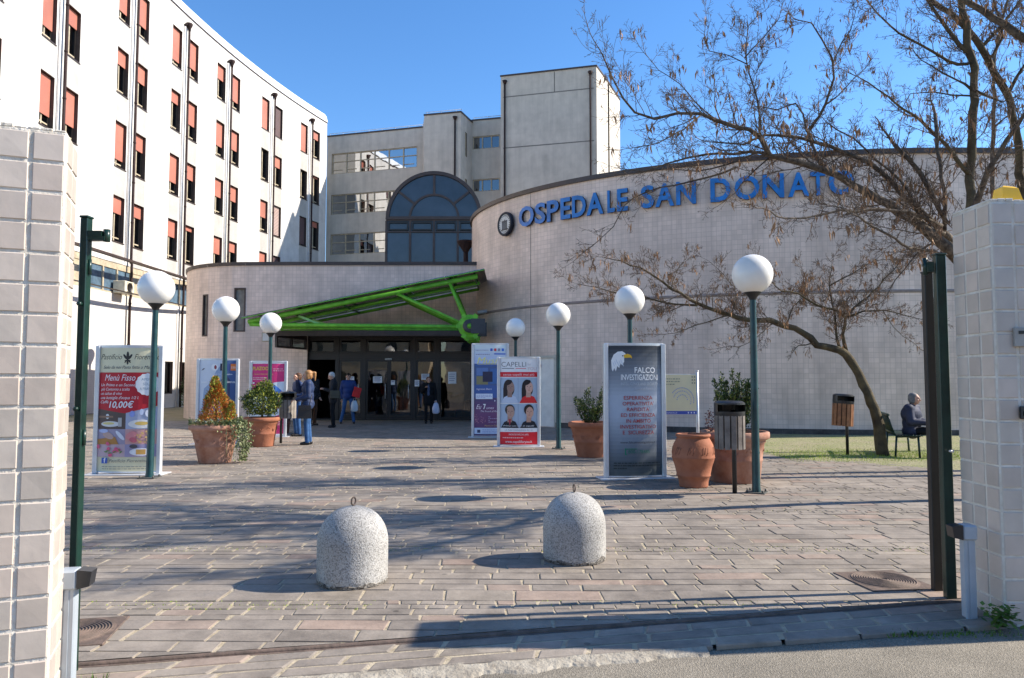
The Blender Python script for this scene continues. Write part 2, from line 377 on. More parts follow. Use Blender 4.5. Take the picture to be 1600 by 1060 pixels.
# ------------------------------------------------------------------ ground
mb = MB(); mb.quad((-400,-400,-.032), (400,-400,-.032), (400,600,-.032), (-400,600,-.032))
tag(mb.build('asphalt_road', M_asph), kind='structure')
EDGE = lambda x: 4.0+.19*x        # asphalt edge of the apron
RAIL = lambda x: 4.42+.21*x
mb = MB()
xs = [-40+i*2 for i in range(41)]
for a, b_ in zip(xs, xs[1:]):
    mb.quad((a, EDGE(a)+.03, -.0055), (b_, EDGE(b_)+.03, -.0055), (b_, 62, -.0055), (a, 62, -.0055))
tag(mb.build('paving_bed', M_sand), kind='structure')

def slab_tone(rnd):
    t = rnd.random()
    if t < .09: c = (.34,.262,.225)
    elif t < .28: c = (.25,.22,.20)
    elif t < .45: c = (.315,.275,.24)
    else: c = (.285,.25,.225)
    k = rnd.uniform(.9, 1.08); return (c[0]*k*.84, c[1]*k*.815, c[2]*k*.745)
def add_slab(bmx, quad, rnd, tone_layer, h=0.0, bev=.003):
    z = h + rnd.uniform(-.0022, .0022)
    tx = rnd.uniform(-.004, .004); ty = rnd.uniform(-.004, .004)
    cx = sum(p[0] for p in quad)/4; cy = sum(p[1] for p in quad)/4
    quad = [(p[0]+rnd.uniform(-.006, .006), p[1]+rnd.uniform(-.004, .004)) for p in quad]
    lo = [bmx.verts.new((p[0], p[1], -.03)) for p in quad]
    mid = [bmx.verts.new((p[0], p[1], z-bev*.8+(p[0]-cx)*tx*2+(p[1]-cy)*ty*2)) for p in quad]
    top = []
    for p in quad:
        dx, dy = cx-p[0], cy-p[1]; l = math.hypot(dx, dy)
        top.append(bmx.verts.new((p[0]+dx/l*bev*1.5, p[1]+dy/l*bev*1.5, z+(p[0]-cx)*tx*2+(p[1]-cy)*ty*2)))
    fs = [bmx.faces.new(top)]
    for i in range(4):
        j = (i+1) % 4
        fs.append(bmx.faces.new((mid[i], mid[j], top[j], top[i]))); fs.append(bmx.faces.new((lo[i], lo[j], mid[j], mid[i])))
    c = slab_tone(rnd)
    for f in fs:
        for l in f.loops: l[tone_layer] = (*c, 1)
rnd = random.Random(3)
bmx = bmesh.new(); tl = bmx.loops.layers.float_color.new('tone')
y = 3.2; bands = []
nextcob = 4.84
while y < 27.0:
    if y >= nextcob:
        for k in range(2):
            bands.append((y, y+.085, 'c')); y += .085
        nextcob = y + rnd.uniform(1.45, 1.7)
    else:
        h = rnd.choice((.1, .12, .14, .16, .18, .2, .25))
        if y < nextcob < y+h+.06: h = max(.12, nextcob-y)
        bands.append((y, y+h, 's')); y += h
for (y0, y1, k) in bands:
    g = .0085 if k == 's' else .007
    lim_l = -(.86*y1+1.6); lim_r = .86*y1+1.6
    if y0 > 15.2: lim_r = min(lim_r, 5.3)
    x = lim_l - rnd.random()*.4
    while x < lim_r:
        w = (rnd.uniform(.34, .62) if (y1-y0) > .17 else rnd.uniform(.22, .46)) if k == 's' else rnd.uniform(.09, .17)
        sk = rnd.uniform(-.01, .01)
        if RAIL(x) < y1+.3 or True:
            wv = lambda xx, yy: yy+.03*mnoise.noise(Vector((xx*.55, yy*1.5, 0)))+.008*mnoise.noise(Vector((xx*3, yy*9, 0)))
            q = [(x+g, wv(x, y0)+g*.75), (x+w-g, wv(x+w, y0)+g*.75), (x+w-g+sk, wv(x+w, y1)-g*.75), (x+g+sk, wv(x, y1)-g*.75)]
            if max(RAIL(x), RAIL(x+w))-.02 < y1: add_slab(bmx, q, rnd, tl)
        x += w
# cut the slabs along the rail
n_ = Vector((.21, -1, 0)).normalized()
bmesh.ops.bisect_plane(bmx, geom=bmx.verts[:]+bmx.edges[:]+bmx.faces[:], plane_co=(0, 4.47, 0), plane_no=n_, clear_outer=True)
# apron rows outside the rail
for r_ in range(3):
    x = -5.2 - rnd.random()*.3
    while x < 5:
        w = rnd.uniform(.26, .5)
        def ry(xx, k): return EDGE(xx) + .0 + (RAIL(xx)-.035-EDGE(xx))*k/3
        g = .008
        if not (x > 3.0):
            add_slab(bmx, [(x+g, ry(x, r_)+g), (x+w-g, ry(x+w, r_)+g), (x+w-g+.02, ry(x+w, r_+1)-g), (x+g+.02, ry(x, r_+1)-g)], rnd, tl, 0, .009)
        x += w
me = bpy.data.meshes.new('stone_paving'); bmx.to_mesh(me); bmx.free(); me.materials.append(M_slab)
pav = bpy.data.objects.new('stone_paving', me); col.objects.link(pav); tag(pav, kind='structure')

mb = MB(); rf_ = random.Random(77); nf = 260; vs = []; fs = []
for i in range(nf+1):
    x = -4.5+5.6*i/nf; w = (.05+.10*max(0, min(1, (.9-x)/2)))*(1+.6*mnoise.noise(Vector((x*5, 0, 0))))+.02*rf_.random()
    for q, zz in ((1, -.034), (.75, -.02), (.3, -.014), (-.15, -.003)): vs.append((x, EDGE(x)-w*q, zz+.006*mnoise.noise(Vector((x*14, q*3, 1)))*(q < 1)))
for i in range(nf):
    for q in range(3): fs.append((i*4+q, (i+1)*4+q, (i+1)*4+q+1, i*4+q+1))
mb.add(vs, fs, 0, False); tag(mb.build('kerb_mortar', mat('crumbled_mortar', (.42,.38,.31), .95, .1, vscale=12, c2=(.24,.21,.17), bump=1, bscale=50)), kind='structure')
# gate rail
mb = MB()
pts = [Vector((x, RAIL(x), -.004)) for x in [-4.6+.4*i for i in range(24)]]
mb.tube(pts, .017, 6)
for p, q in zip(pts, pts[1:]):
    mb.quad(p+Vector((-.0,-.04,.0)), q+Vector((0,-.04,0)), q+Vector((0,.045,0)), p+Vector((0,.045,0)))
tag(mb.build('gate_rail', M_rust), 'rusty steel gate rail sunk across the paving between the tiled gate pillars', 'rail')

# manhole covers
def manhole(cx, cy, rz, label):
    t = empty('manhole_cover', (cx, cy, 0), rz, label, 'manhole cover', 'rusty ribbed manhole covers by the gate'); t.scale = (.82, .82, 1)
    mb = MB(); mb.box((-.31,-.31,-.02), (.31,.31,.008), 0, .004); mb.build('frame', M_rust, t)
    mb = MB(); mb.lathe([(0,.012),(.02,.012)], 24)
    for k in range(12):
        r0 = .03+k*.021; mb.lathe([(r0,.010),(r0+.003,.016),(r0+.010,.016),(r0+.013,.010)], 40)
    mb.lathe([(0,.0105),(.29,.0105),(.295,.0085)], 40); mb.build('lid', M_rust, t)
manhole(-2.62, 4.42, R(12), 'rusty round ribbed manhole cover beside the left gate pillar')
manhole(2.78, 5.55, R(8), 'rusty ribbed manhole cover in front of the right gate posts')

# lawn
mb = MB()
outl = [(5.35,13.4),(8,12.9),(12,12.5),(17,12.2),(26,12.2),(26,26),(5.35,26)]
def lawn_z(x, y): return .001+min(.02, max(0, (y-12.5)*.006))+.015*mnoise.noise(Vector((x*.7, y*.7, 0)))
nx, ny = 60, 90
grid = {}
for i in range(nx+1):
    for j in range(ny+1):
        x = 4.9+i*.36; ylo = 14.8-1.35*min(2.3, x-4.9)+.25*math.sin(x*1.7)+.15*math.sin(x*4.1); y = ylo+(24-ylo)*j/ny
        grid[i, j] = (x, y, lawn_z(x, y)+(0 if 0 < j and 0 < i else -.02))
vs = [grid[i, j] for i in range(nx+1) for j in range(ny+1)]
fs = [(i*(ny+1)+j, (i+1)*(ny+1)+j, (i+1)*(ny+1)+j+1, i*(ny+1)+j+1) for i in range(nx) for j in range(ny)]
mb.add(vs, fs, 0, True); tag(mb.build('lawn', M_lawn), kind='structure')
mb = MB(); mb.quad((-24,26.9,.002), (-1.8,26.9,.002), (-1.8,60,.002), (-24,60,.002)); mb.quad((-1.8,18,-.006),(4.9,18,-.006),(4.9,30,-.006),(-1.8,30,-.006)); tag(mb.build('rear_ground', mat('rear_ground', (.30,.26,.2), .95, .1, vscale=1.2, c2=(.2,.19,.1), bump=.4)), kind='structure')
M_grass = mat('grass_blade', (.40,.52,.05), .6, .2, vscale=2, c2=(.24,.32,.04))
mb = MB(); rnd = random.Random(9)
def blade(x, y, z, h, w, rnd):
    an = rnd.uniform(0, 6.28); dx, dy = math.cos(an)*w, math.sin(an)*w; lx, ly = rnd.uniform(-.4, .4)*h, rnd.uniform(-.4, .4)*h
    mb.add([(x-dx, y-dy, z), (x+dx, y+dy, z), (x+lx, y+ly, z+h)], [(0, 1, 2)])
for i in range(26000):
    x = rnd.uniform(5.2, 13); y = rnd.uniform(13.4, 16)
    d = math.hypot((x-7.4)/2.4, (y-14.5)/.6); 
    if rnd.random() > 1.25-d*.55: continue
    blade(x, y, lawn_z(x, y)-.01, rnd.uniform(.02, .06), .004, rnd)
for i in range(15000):
    x = rnd.uniform(5.2, 14); y = rnd.uniform(11.6, 19.3)
    if y < 14.8-1.35*min(2.3, x-4.9): continue
    if mnoise.noise(Vector((x*.8, y*.8, 3))) < .02: continue
    blade(x, y, lawn_z(x, y)-.01, rnd.uniform(.015, .04), .004, rnd)
# moss and weeds in the cobble joints
for (y0, y1, k) in bands:
    if k != 'c' or y0 > 12: continue
    for i in range(int(900*(1 if y0 < 8 else .5))):
        x = rnd.uniform(-.8*y0-1, .8*y0+1); y = rnd.choice((y0, y1)) + rnd.uniform(-.012, .012)
        if y < RAIL(x)+.1 or mnoise.noise(Vector((x*1.1, y0*3, 0))) < .0: continue
        blade(x, y, -.008, rnd.uniform(.008, .018), .004, rnd)
tag(mb.build('grass', M_grass), kind='stuff')
# weeds at the pillar feet
def weed(name, cx, cy, n, spread, hh, label, seed, leaf=.012):
    global mb
    mb = MB(); rr = random.Random(seed)
    for i in range(n):
        x = cx+rr.gauss(0, spread[0]); y = cy+rr.gauss(0, spread[1])
        if leaf > .02:
            z = rr.uniform(.0, hh); an = rr.uniform(0, 6.28); t = Vector((math.cos(an), math.sin(an), rr.uniform(-.3, .6)))*leaf; s = Vector((-math.sin(an), math.cos(an), rr.uniform(-.2,.2)))*leaf*.6
            p = Vector((x, y, z)); mb.add([p-t, p+s, p+t, p-s], [(0, 1, 2, 3)])
        else: blade(x, y, -.02, rr.uniform(.4, 1)*hh, .006, rr)
    o = mb.build(name, mat('weed_leaf', (.11,.2,.03), .6, .3, vscale=6, c2=(.06,.12,.02))); tag(o, label, 'weeds'); return o
weed('weed_plant', 2.98, 4.52, 160, (.045, .03), .13, 'leafy green weed growing at the foot of the right gate pillar', 2, .024)
weed('grass_tuft', -2.06, 3.62, 170, (.035, .06), .08, 'tuft of green grass at the foot of the left gate pillar', 3)
weed('grass_tuft', 2.55, 4.45, 220, (.32, .03), .03, 'low strip of weeds along the asphalt edge left of the right gate pillar', 4)['kind'] = 'stuff'

# ------------------------------------------------------------------ generic wall with holes
def wall_grid(mb, P, us, zs, holes, depth=.2, mw=0, mr=1, flip=False):
    U = sorted(set([round(u, 4) for u in us] + [round(h[k], 4) for h in holes for k in (0, 1)]))
    Z = sorted(set([round(z, 4) for z in zs] + [round(h[k], 4) for h in holes for k in (2, 3)]))
    def inh(u, z): return any(h[0] < u < h[1] and h[2] < z < h[3] for h in holes)
    for a, b in zip(U, U[1:]):
        for c, d in zip(Z, Z[1:]):
            if inh((a+b)/2, (c+d)/2): continue
            mb.quad(P(a, c, 0), P(b, c, 0), P(b, d, 0), P(a, d, 0), mw, [(a, c), (b, c), (b, d), (a, d)])
    for (a, b, c, d) in holes:
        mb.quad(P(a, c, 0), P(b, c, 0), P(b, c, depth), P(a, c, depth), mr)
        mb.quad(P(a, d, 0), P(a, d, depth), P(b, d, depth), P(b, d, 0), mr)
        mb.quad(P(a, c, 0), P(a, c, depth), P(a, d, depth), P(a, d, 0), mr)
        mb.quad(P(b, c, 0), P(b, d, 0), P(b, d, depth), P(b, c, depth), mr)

# ------------------------------------------------------------------ left ward building (concave curved facade)
RW = 82.0; CW = Vector((63.1, 33.0))
def PW(u, z, off=0):
    a = u/RW; return Vector((CW.x-(RW+off)*math.cos(a), CW.y+(RW+off)*math.sin(a), z))
def u_at_px(px, z=2.0):
    lo, hi = -14.0, 30.0
    for _ in range(50):
        m = (lo+hi)/2; p = PW(m, z); x = pxof(p)
        if x < px: lo = m
        else: hi = m
    return (lo+hi)/2
ward = empty('ward_building', (-18.9, 33, 0), 0, 'tall white curved hospital wing with salmon roller shutters on the left', 'building')
wb = MB()
WH = 22.3; floors = [21.1-3.6*k for k in range(4)]
ucols = [u_at_px(px, z) for px, z in ((63.4, 13.8), (182.3, 15.5), (267.5, 17), (337.7, 17), (408, 17), (469, 17))]
ucols = [ucols[0]-10.4, ucols[0]-5.2] + ucols
#states per column: [(left closed, right closed) top..bottom]; 'd' dark shutter, 'v' louver
ST = [[(.5,.6)]*4, [(.8,.3),(.5,.5),(.7,.4),(.9,.9)],
      [(.6,.6),(.8,.35),(.8,.72),(.5,.9)],
      [(.8,.72),(.35,.42),(.86,.38),(.38,.3)],
      [(.88,.74),(.3,.62),(.72,.42),(.45,.12)],
      [(.42,.78),(.72,.58),(.52,.45),(.5,.3)],
      [(1,'d'),(0,.36),(.55,'v'),(.8,'d')],
      [(1,.3),(.02,.05),('d',.2),('d','d')]]
holes = []; wins = []
for ci, u0 in enumerate(ucols):
    for fi, zt in enumerate(floors):
        for k, uu in enumerate((u0, u0+1.75)):
            holes.append((uu, uu+.98, zt-2.2, zt)); wins.append((uu, zt, ST[ci][fi][k]))
uE = u_at_px(510, 18)
band = (-13.5, u_at_px(345), 5.6, 7.08)
gws = [(u_at_px(256), u_at_px(270), .75, 2.5), (u_at_px(280), u_at_px(291), .75, 2.5), (u_at_px(200), u_at_px(216), .75, 2.5)]
holes += [band]+gws
wall_grid(wb, PW, [-14+i*1.0 for i in range(int(uE+14)+1)]+[uE], [-.05, WH], holes, .3, 0, 1)
# back body
wb.quad(PW(uE, -.05, 0), PW(uE, -.05, 14), PW(uE, WH, 14), PW(uE, WH, 0), 0, [(0,0),(14,0),(14,22),(0,22)])
us_ = [-14+i*1.0 for i in range(int(uE+14)+1)]+[uE]
for a, b in zip(us_, us_[1:]):
    wb.quad(PW(a, WH-.3, .5), PW(b, WH-.3, .5), PW(b, WH-.3, 14), PW(a, WH-.3, 14), 0)
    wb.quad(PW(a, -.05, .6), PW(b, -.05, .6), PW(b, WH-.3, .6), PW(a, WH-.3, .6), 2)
for fi_, uv_ in wb.uv.items():
    if uv_ and wb.m[fi_] == 0:
        uc_ = sum(q[0] for q in uv_)/4; zc_ = sum(q[1] for q in uv_)/4
        if zc_ > 7.2 and zc_ < floors[0]-2.2 and any(c_ < uc_ < c_+.98 or c_+1.75 < uc_ < c_+2.73 for c_ in ucols): wb.m[fi_] = 3
M_white2 = tilemat('grey_mosaic', (.47,.455,.43), (.44,.425,.4), (.37,.355,.33), .1, .1, .004, .5, .6, (.40,.37,.32), .3)
wb.build('wall', [M_white, M_reveal, M_room, M_white2], ward, None).parent = None
wl = bpy.context.scene.objects['wall']; wl.parent = ward; wl.matrix_parent_inverse = Matrix.Translation(-Vector(ward.location))
def under(o, p):      # parent while keeping the world position of geometry given in world coordinates
    o.parent = p; o.matrix_parent_inverse = Matrix.Translation(-Vector(p.location)) if p.rotation_euler.z == 0 else p.matrix_basis.inverted()
    return o
def wparts(mbx, name, mats, p):
    o = mbx.build(name, mats); root = p
    if p.type == 'MESH': o.parent = p
    else: under(o, p)
    return o
# coping: thin dark line and a rounded white metal edge set back
cb = MB()
prof = [(0,WH),( -.05,WH+.03),(-.02,WH+.2),(.06,WH+.5),(.2,WH+.72),(.55,WH+.82),(1.2,WH+.82)]
for a, b in zip(us_, us_[1:]):
    for (o0, z0), (o1, z1) in zip(prof[1:], prof[2:]): cb.quad(PW(a, z0, o0), PW(b, z0, o0), PW(b, z1, o1), PW(a, z1, o1), 0)
    cb.quad(PW(a, WH-.05, -.03), PW(b, WH-.05, -.03), PW(b, WH+.03, -.05), PW(a, WH+.03, -.05), 1)
    cb.quad(PW(a, WH-.05, 0), PW(b, WH-.05, 0), PW(b, WH-.05, -.03), PW(a, WH-.05, -.03), 1)
cb.add([PW(uE, z, o) for o, z in prof[1:]]+[PW(uE, WH-.3, 1.2)], [tuple(range(len(prof)))], 0)
wparts(cb, 'roof_coping', [mat('coping_white', (.74,.77,.8), .4, .4, var=.05), M_dkmetal], ward)
for (uu, zt, st) in wins:
    f = MB(); z0 = zt-2.2; u1 = uu+.98; pr = .14
    def fb(a, b, c, d, o0, o1, m=0):
        f_.add([PW(a,c,o0), PW(b,c,o0), PW(b,d,o0), PW(a,d,o0), PW(a,c,o1), PW(b,c,o1), PW(b,d,o1), PW(a,d,o1)], [(0,1,2,3),(0,4,5,1),(1,5,6,2),(2,6,7,3),(3,7,4,0)], m)
    f_ = f
    fb(uu, uu+.06, z0, zt, .2, .28); fb(u1-.06, u1, z0, zt, .2, .28); fb(uu+.06, u1-.06, z0, z0+.08, .2, .28); fb(uu+.06, u1-.06, zt-.06, zt, .2, .28)
    fb(uu+.45, uu+.53, z0+.08, zt-.06, .205, .28, 1); fb(uu+.06, u1-.06, z0+.2, z0+.26, .208, .28, 1); fb(uu-.03, u1+.03, z0-.05, z0, -.03, .2, 2)
    w = wparts(f, 'window', [M_frame, M_beige, M_dkmetal], ward)
    g = MB(); g.quad(PW(uu+.03, z0+.05, .25), PW(u1-.03, z0+.05, .25), PW(u1-.03, zt, .25), PW(uu+.03, zt, .25)); g.build('pane', M_glass, w)
    ms = M_shut
    if st == 'd': ms = M_shutd; st = 1
    if st == 'v': ms = M_louv; st = 1
    if st > .04:
        f_ = MB(); zz = zt-.02-(2.06)*min(1, st); fb(uu+.035, u1-.035, zz, zt-.02, .15, .18); f_.build('shutter', ms, w)
# band of first floor windows
f_ = MB(); u0, u1, z0, z1 = band
fb = lambda a, b, c, d, o0, o1, m=0: f_.add([PW(a,c,o0), PW(b,c,o0), PW(b,d,o0), PW(a,d,o0), PW(a,c,o1), PW(b,c,o1), PW(b,d,o1), PW(a,d,o1)], [(0,1,2,3),(0,4,5,1),(1,5,6,2),(2,6,7,3),(3,7,4,0)], m)
n = 22; du = (u1-u0)/n
bw = None; glassed = []
for i in range(n):
    a = u0+i*du; fb(a, a+.07, z0, z1, .02, .2); fb(a+.07, a+du, z0, z0+.08, .03, .2); fb(a+.07, a+du, z1-.3, z1, .03, .2)
    k = i % 5
    if k in (0, 4): fb(a+.07, a+du, z0+.08, z1-.3, .06, .1, 0)
    else: fb(a+.07, a+.16, z0+.08, z1-.3, .05, .1); glassed.append((a+.16, a+du))
fb(u0, u1, z1-.04, z1+.05, -.06, .03, 1)
bw = wparts(f_, 'window_band', [M_beige, M_dkmetal], ward)
M_skyrefl = mat('sky_reflection_glass', (.10,.16,.22), .12, .6, var=.3, vscale=1.5)  # sky reflected in the band panes, painted as a blue base colour
for a, b in glassed:
    g = MB(); g.quad(PW(a, z0+.08, .08), PW(b, z0+.08, .08), PW(b, z1-.3, .08), PW(a, z1-.3, .08)); g.build('pane', M_skyrefl, bw)
for (a, b, c, d) in gws:
    f_ = MB(); fb(a, a+.06, c, d, .1, .2); fb(b-.06, b, c, d, .1, .2); fb(a+.06, b-.06, d-.08, d, .1, .2); fb(a+.06, b-.06, c, c+.06, .1, .2)
    w = wparts(f_, 'window', [M_frame], ward); g = MB(); g.quad(PW(a, c, .15), PW(b, c, .15), PW(b, d, .15), PW(a, d, .15)); g.build('pane', M_glass, w)
# drain pipes
for i, u0 in enumerate(ucols):
    p = MB(); uu = u0+1.42
    p.tube([PW(uu, 0, -.16), PW(uu, 5.4, -.16), PW(uu, 5.6, -.2), PW(uu, 7.2, -.2), PW(uu, 7.4, -.16), PW(uu, 21.5, -.16)], .065, 8)
    for z in [1.2+2*k for k in range(10)]: p.tube([PW(uu, z, -.16), PW(uu, z+.07, -.16)], .078, 8)
    d = wparts(p, 'drainpipe', [M_pipe], ward)
    h = MB(); h.tube([PW(uu, 21.35, -.16), PW(uu, 21.5, -.16), PW(uu, 21.68, -.14), PW(uu, 21.8, -.14)], [.07,.09,.19,.19], 10); h.tube([PW(uu-.05, 21.74, -.14), PW(uu-.3, 21.6, -.05)], .06, 6); h.build('hopper', M_pipe, d)
    p = MB(); p.tube([PW(uu-.27, 7.3, -.07), PW(uu-.27, 21.5, -.07)], .035, 8); wparts(p, 'conduit', [M_pipew], ward)
    if i % 2 == 0:
        p = MB(); p.tube([PW(uu-.27, 0, -.06), PW(uu-.27, 5.5, -.06)], .025, 6); wparts(p, 'conduit', [M_pipew], ward)
# air conditioner on the band
a = u_at_px(180)
ac = empty('air_conditioner', PW(a, 5.62, -.3), 0, 'small cream air conditioner box on the beige window band of the white wing', 'air conditioner')
f = MB(); f.box((-.3,-.42,0), (.28,.42,.58), 0, .02); f.build('casing', mat('cream_enamel', (.6,.56,.44), .5, .4), ac)
f = MB(); f.lathe([(0,.0),(.2,.0),(.22,.03)], 20, 0, M=frameM((.283,0,.3), (0,1,0), (0,0,1), (1,0,0)))
for k in range(7): f.box((.281,-.24,.08+k*.07), (.295,.24,.095+k*.07))
f.build('fan_grille', M_frame, ac)

# ------------------------------------------------------------------ rear grey building and tower
rear = empty('rear_building', (-2, 58, 0), 0, 'grey concrete rear block with strip windows and a windowless tower', 'building')
def planar(p0, p1):
    p0 = Vector((*p0, 0)); p1 = Vector((*p1, 0)); d = (p1-p0); Ld = d.length; d.normalize(); nn = Vector((-d.y, d.x, 0))  # nn points deeper when p0->p1 runs left to right
    return (lambda u, z, off=0: p0+d*u+nn*off+Vector((0, 0, z))), Ld
A0, A1 = (-15.6, 60.6), (-7.0, 58.2)
B0, B1 = (-6.85, 56.0), (-3.95, 55.3)
C0, C1 = (-3.2, 57.6), (-.8, 57.0)
T0, T1, T2, T3 = (-.87, 55.4), (6.33, 53.5), (7.65, 56.6), (9.05, 60.1)
rb = MB()
PA, LA = planar(A0, A1); hA = [(.45, 8.2, 18.75, 20.5), (.45, 8.2, 15.3, 17.0), (.45, 8.2, 11.9, 13.65), (.45, 8.2, 8.4, 10.2)]
wall_grid(rb, PA, [0, LA], [0, 22], hA, .25, 0, 1)
PB, LB = planar(B0, B1); wall_grid(rb, PB, [0, LB], [0, 22.15], [], 0)
Pb2, Lb2 = planar((-7.25, 58.3), B0); wall_grid(rb, Pb2, [0, Lb2], [0, 22.15], [], 0)
PS, LS = planar(B1, C0); hS = [(.9, 1.3, 19.0, 20.9), (.9, 1.3, 15.3, 17.2)]; wall_grid(rb, PS, [0, LS], [0, 22.15], hS, .15, 0, 1)
PC, LC = planar(C0, C1); hC = [(.05, 2.3, 19.95, 21.0), (.05, 2.3, 16.5, 17.5), (.05, 2.3, 13, 14)]
wall_grid(rb, PC, [0, LC], [0, 22.3], hC, .2, 0, 1)
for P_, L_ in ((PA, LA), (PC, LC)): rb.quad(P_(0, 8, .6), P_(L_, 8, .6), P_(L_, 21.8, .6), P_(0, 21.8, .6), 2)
# roof sheets
rb.add([(*A0, 21.9), (*A1, 21.9), (-4, 72, 21.9), (-14, 76, 21.9)], [(0, 1, 2, 3)])
rb.add([(*B0, 22.1), (*B1, 22.1), (*C0, 22.1), (*C1, 22.1), (0, 70, 22.1), (-6, 72, 22.1)], [(0, 1, 2, 3, 4, 5)])
o = wparts(rb, 'wall', [M_conc, M_reveal, M_room], rear)
tb = MB(); TH = 25.0
for a, b in ((T0, T1), (T1, (7.55, 56.35)), ((7.72, 56.8), T3), (T3, (3, 63)), ((3, 63), T0)):
    P_, L_ = planar(a, b); wall_grid(tb, P_, [0, L_], [0, TH], [], 0)
P_, L_ = planar((7.55, 56.35), (7.72, 56.8)); wall_grid(tb, lambda u, z, off=0: P_(u, z, .25), [0, L_], [0, TH], [], 0)
tb.add([(*T0, TH-.05), (*T1, TH-.05), (*T2, TH-.05), (*T3, TH-.05), (3, 63, TH-.05)], [(0, 1, 2, 3, 4)])
wparts(tb, 'tower', [M_conc], rear)
# joints and copings
PT, LT = planar(T0, T1); M_joint = mat('joint_dark', (.2,.19,.175), .9, .1)
for z in (23.3, 19.3, 15.3):
    jb = MB(); jb.quad(PT(.2, z, -.005), PT(LT-.2, z, -.005), PT(LT-.2, z+.09, -.005), PT(.2, z+.09, -.005)); wparts(jb, 'panel_joint', [M_joint], rear)
jb = MB(); jb.quad(PT(4.2, 23.39, -.005), PT(4.28, 23.39, -.005), PT(4.28, TH-.06, -.005), PT(4.2, TH-.06, -.005))
wparts(jb, 'panel_joint', [M_joint], rear)
kb = MB()
def coping(P_, L_, z):
    for o0, o1, za, zb in ((-.06, -.06, z-.02, z+.1),):
        kb.quad(P_(-.05, za, o0), P_(L_+.05, za, o0), P_(L_+.05, zb, o1), P_(-.05, zb, o1))
    kb.quad(P_(-.05, z+.1, -.06), P_(L_+.05, z+.1, -.06), P_(L_+.05, z+.1, .3), P_(-.05, z+.1, .3)); kb.quad(P_(-.05, z-.02, .0), P_(L_+.05, z-.02, 0), P_(L_+.05, z-.02, -.06), P_(-.05, z-.02, -.06))
coping(PA, LA, 22); coping(PB, LB, 22.15); coping(PS, LS, 22.15); coping(PC, LC, 22.3); coping(PT, LT, TH)
P_, L_ = planar(T1, T2); coping(P_, L_, TH); P_, L_ = planar(T2, T3); coping(P_, L_, TH)
wparts(kb, 'coping', [M_dkmetal], rear)
# roof railing
kb = MB()
for P_, L_, z in ((PA, LA, 22.1), (PB, LB, 22.25), (PC, LC, 22.4)):
    kb.tube([P_(0, z+.25, .3), P_(L_, z+.25, .3)], .025, 5)
    for k in range(int(L_/1.2)+1): kb.tube([P_(k*1.2+.1, z-.1, .3), P_(k*1.2+.1, z+.25, .3)], .02, 5)
wparts(kb, 'roof_railing', [M_alu], rear)
M_glassc = glassmat('corner_glass', (.12,.13,.14), 1, .02, base=.16)
for P_, hs, nb in ((PA, hA, 6), (PC, hC, 3), (PS, hS, 1)):
    for (a, b, c, d) in hs:
        f_ = MB()
        def pb(a, b, c, d, o0, o1, m=0): f_.add([P_(a,c,o0), P_(b,c,o0), P_(b,d,o0), P_(a,d,o0), P_(a,c,o1), P_(b,c,o1), P_(b,d,o1), P_(a,d,o1)], [(0,1,2,3),(0,4,5,1),(1,5,6,2),(2,6,7,3),(3,7,4,0)], m)
        du = (b-a)/nb
        pb(a, b, c, c+.07, .06, .16); pb(a, b, d-.07, d, .06, .16)
        for k in range(nb+1): x = min(a+k*du, b-.08); pb(x, x+.08, c+.07, d-.07, .06, .16)
        if nb == 6: pb(a, b, c+(d-c)*.58, c+(d-c)*.58+.06, .07, .16)
        if nb == 6:
            for k in range(nb): pb(a+k*du+.12, a+k*du+.95, c+.33, c+.38, .08, .16)
        w = wparts(f_, 'window', [M_beige], rear)
        g = MB(); g.quad(P_(a, c, .13), P_(b, c, .13), P_(b, d, .13), P_(a, d, .13)); g.build('pane', M_glassr if nb == 6 else M_glassc, w)
for P_, u, z1 in ((PB, 2.55, 21.6), (PT, .35, 24.4), (PT, LT-.45, 24.4)):
    p = MB(); p.tube([P_(u, 5, -.12), P_(u, z1, -.12)], .07, 8); d = wparts(p, 'drainpipe', [M_pipe], rear)
    h = MB(); h.tube([P_(u, z1-.05, -.12), P_(u, z1+.2, -.12)], [.09,.2], 8); h.build('hopper', M_pipe, d)

# ------------------------------------------------------------------ glazed atrium with the arched end
atr = empty('glazed_atrium', (-3.67, 34, 0), 0, 'dark glazed hall with an arched fan window rising behind the entrance block', 'atrium')
cx, cy, rr, zs_ = -3.67, 34.0, 2.24, 9.07
g = MB()
n = 32
arc = lambda r, k, y: Vector((cx-r*math.cos(math.pi*k/n), y, zs_+r*math.sin(math.pi*k/n)))
g.add([arc(rr, k, cy) for k in range(n+1)], [tuple(range(n, -1, -1))])
g.quad((cx-rr, cy, 4.5), (cx+rr, cy, 4.5), (cx+rr, cy, zs_), (cx-rr, cy, zs_))
wparts(g, 'glazing', [M_blueglass], atr)
g = MB()
for k in range(n):
    g.quad(arc(rr+.02, k, cy-.06), arc(rr+.02, k+1, cy-.06), arc(rr+.02, k+1, cy+18), arc(rr+.02, k, cy+18))
for s in (-1, 1): g.quad((cx+s*(rr+.02), cy-.06, 4), (cx+s*(rr+.02), cy+18, 4), (cx+s*(rr+.02), cy+18, zs_), (cx+s*(rr+.02), cy-.06, zs_))
wparts(g, 'vault_roof', [M_dkmetal], atr)
g = MB()
def arcbar(r0, r1, y0, y1):
    for k in range(n):
        g.quad(arc(r0, k, y0), arc(r1, k, y0), arc(r1, k+1, y0), arc(r0, k+1, y0)); g.quad(arc(r0, k, y0), arc(r0, k+1, y0), arc(r0, k+1, y1), arc(r0, k, y1))
arcbar(rr-.13, rr+.03, cy-.1, cy); arcbar(1.1, 1.2, cy-.06, cy)
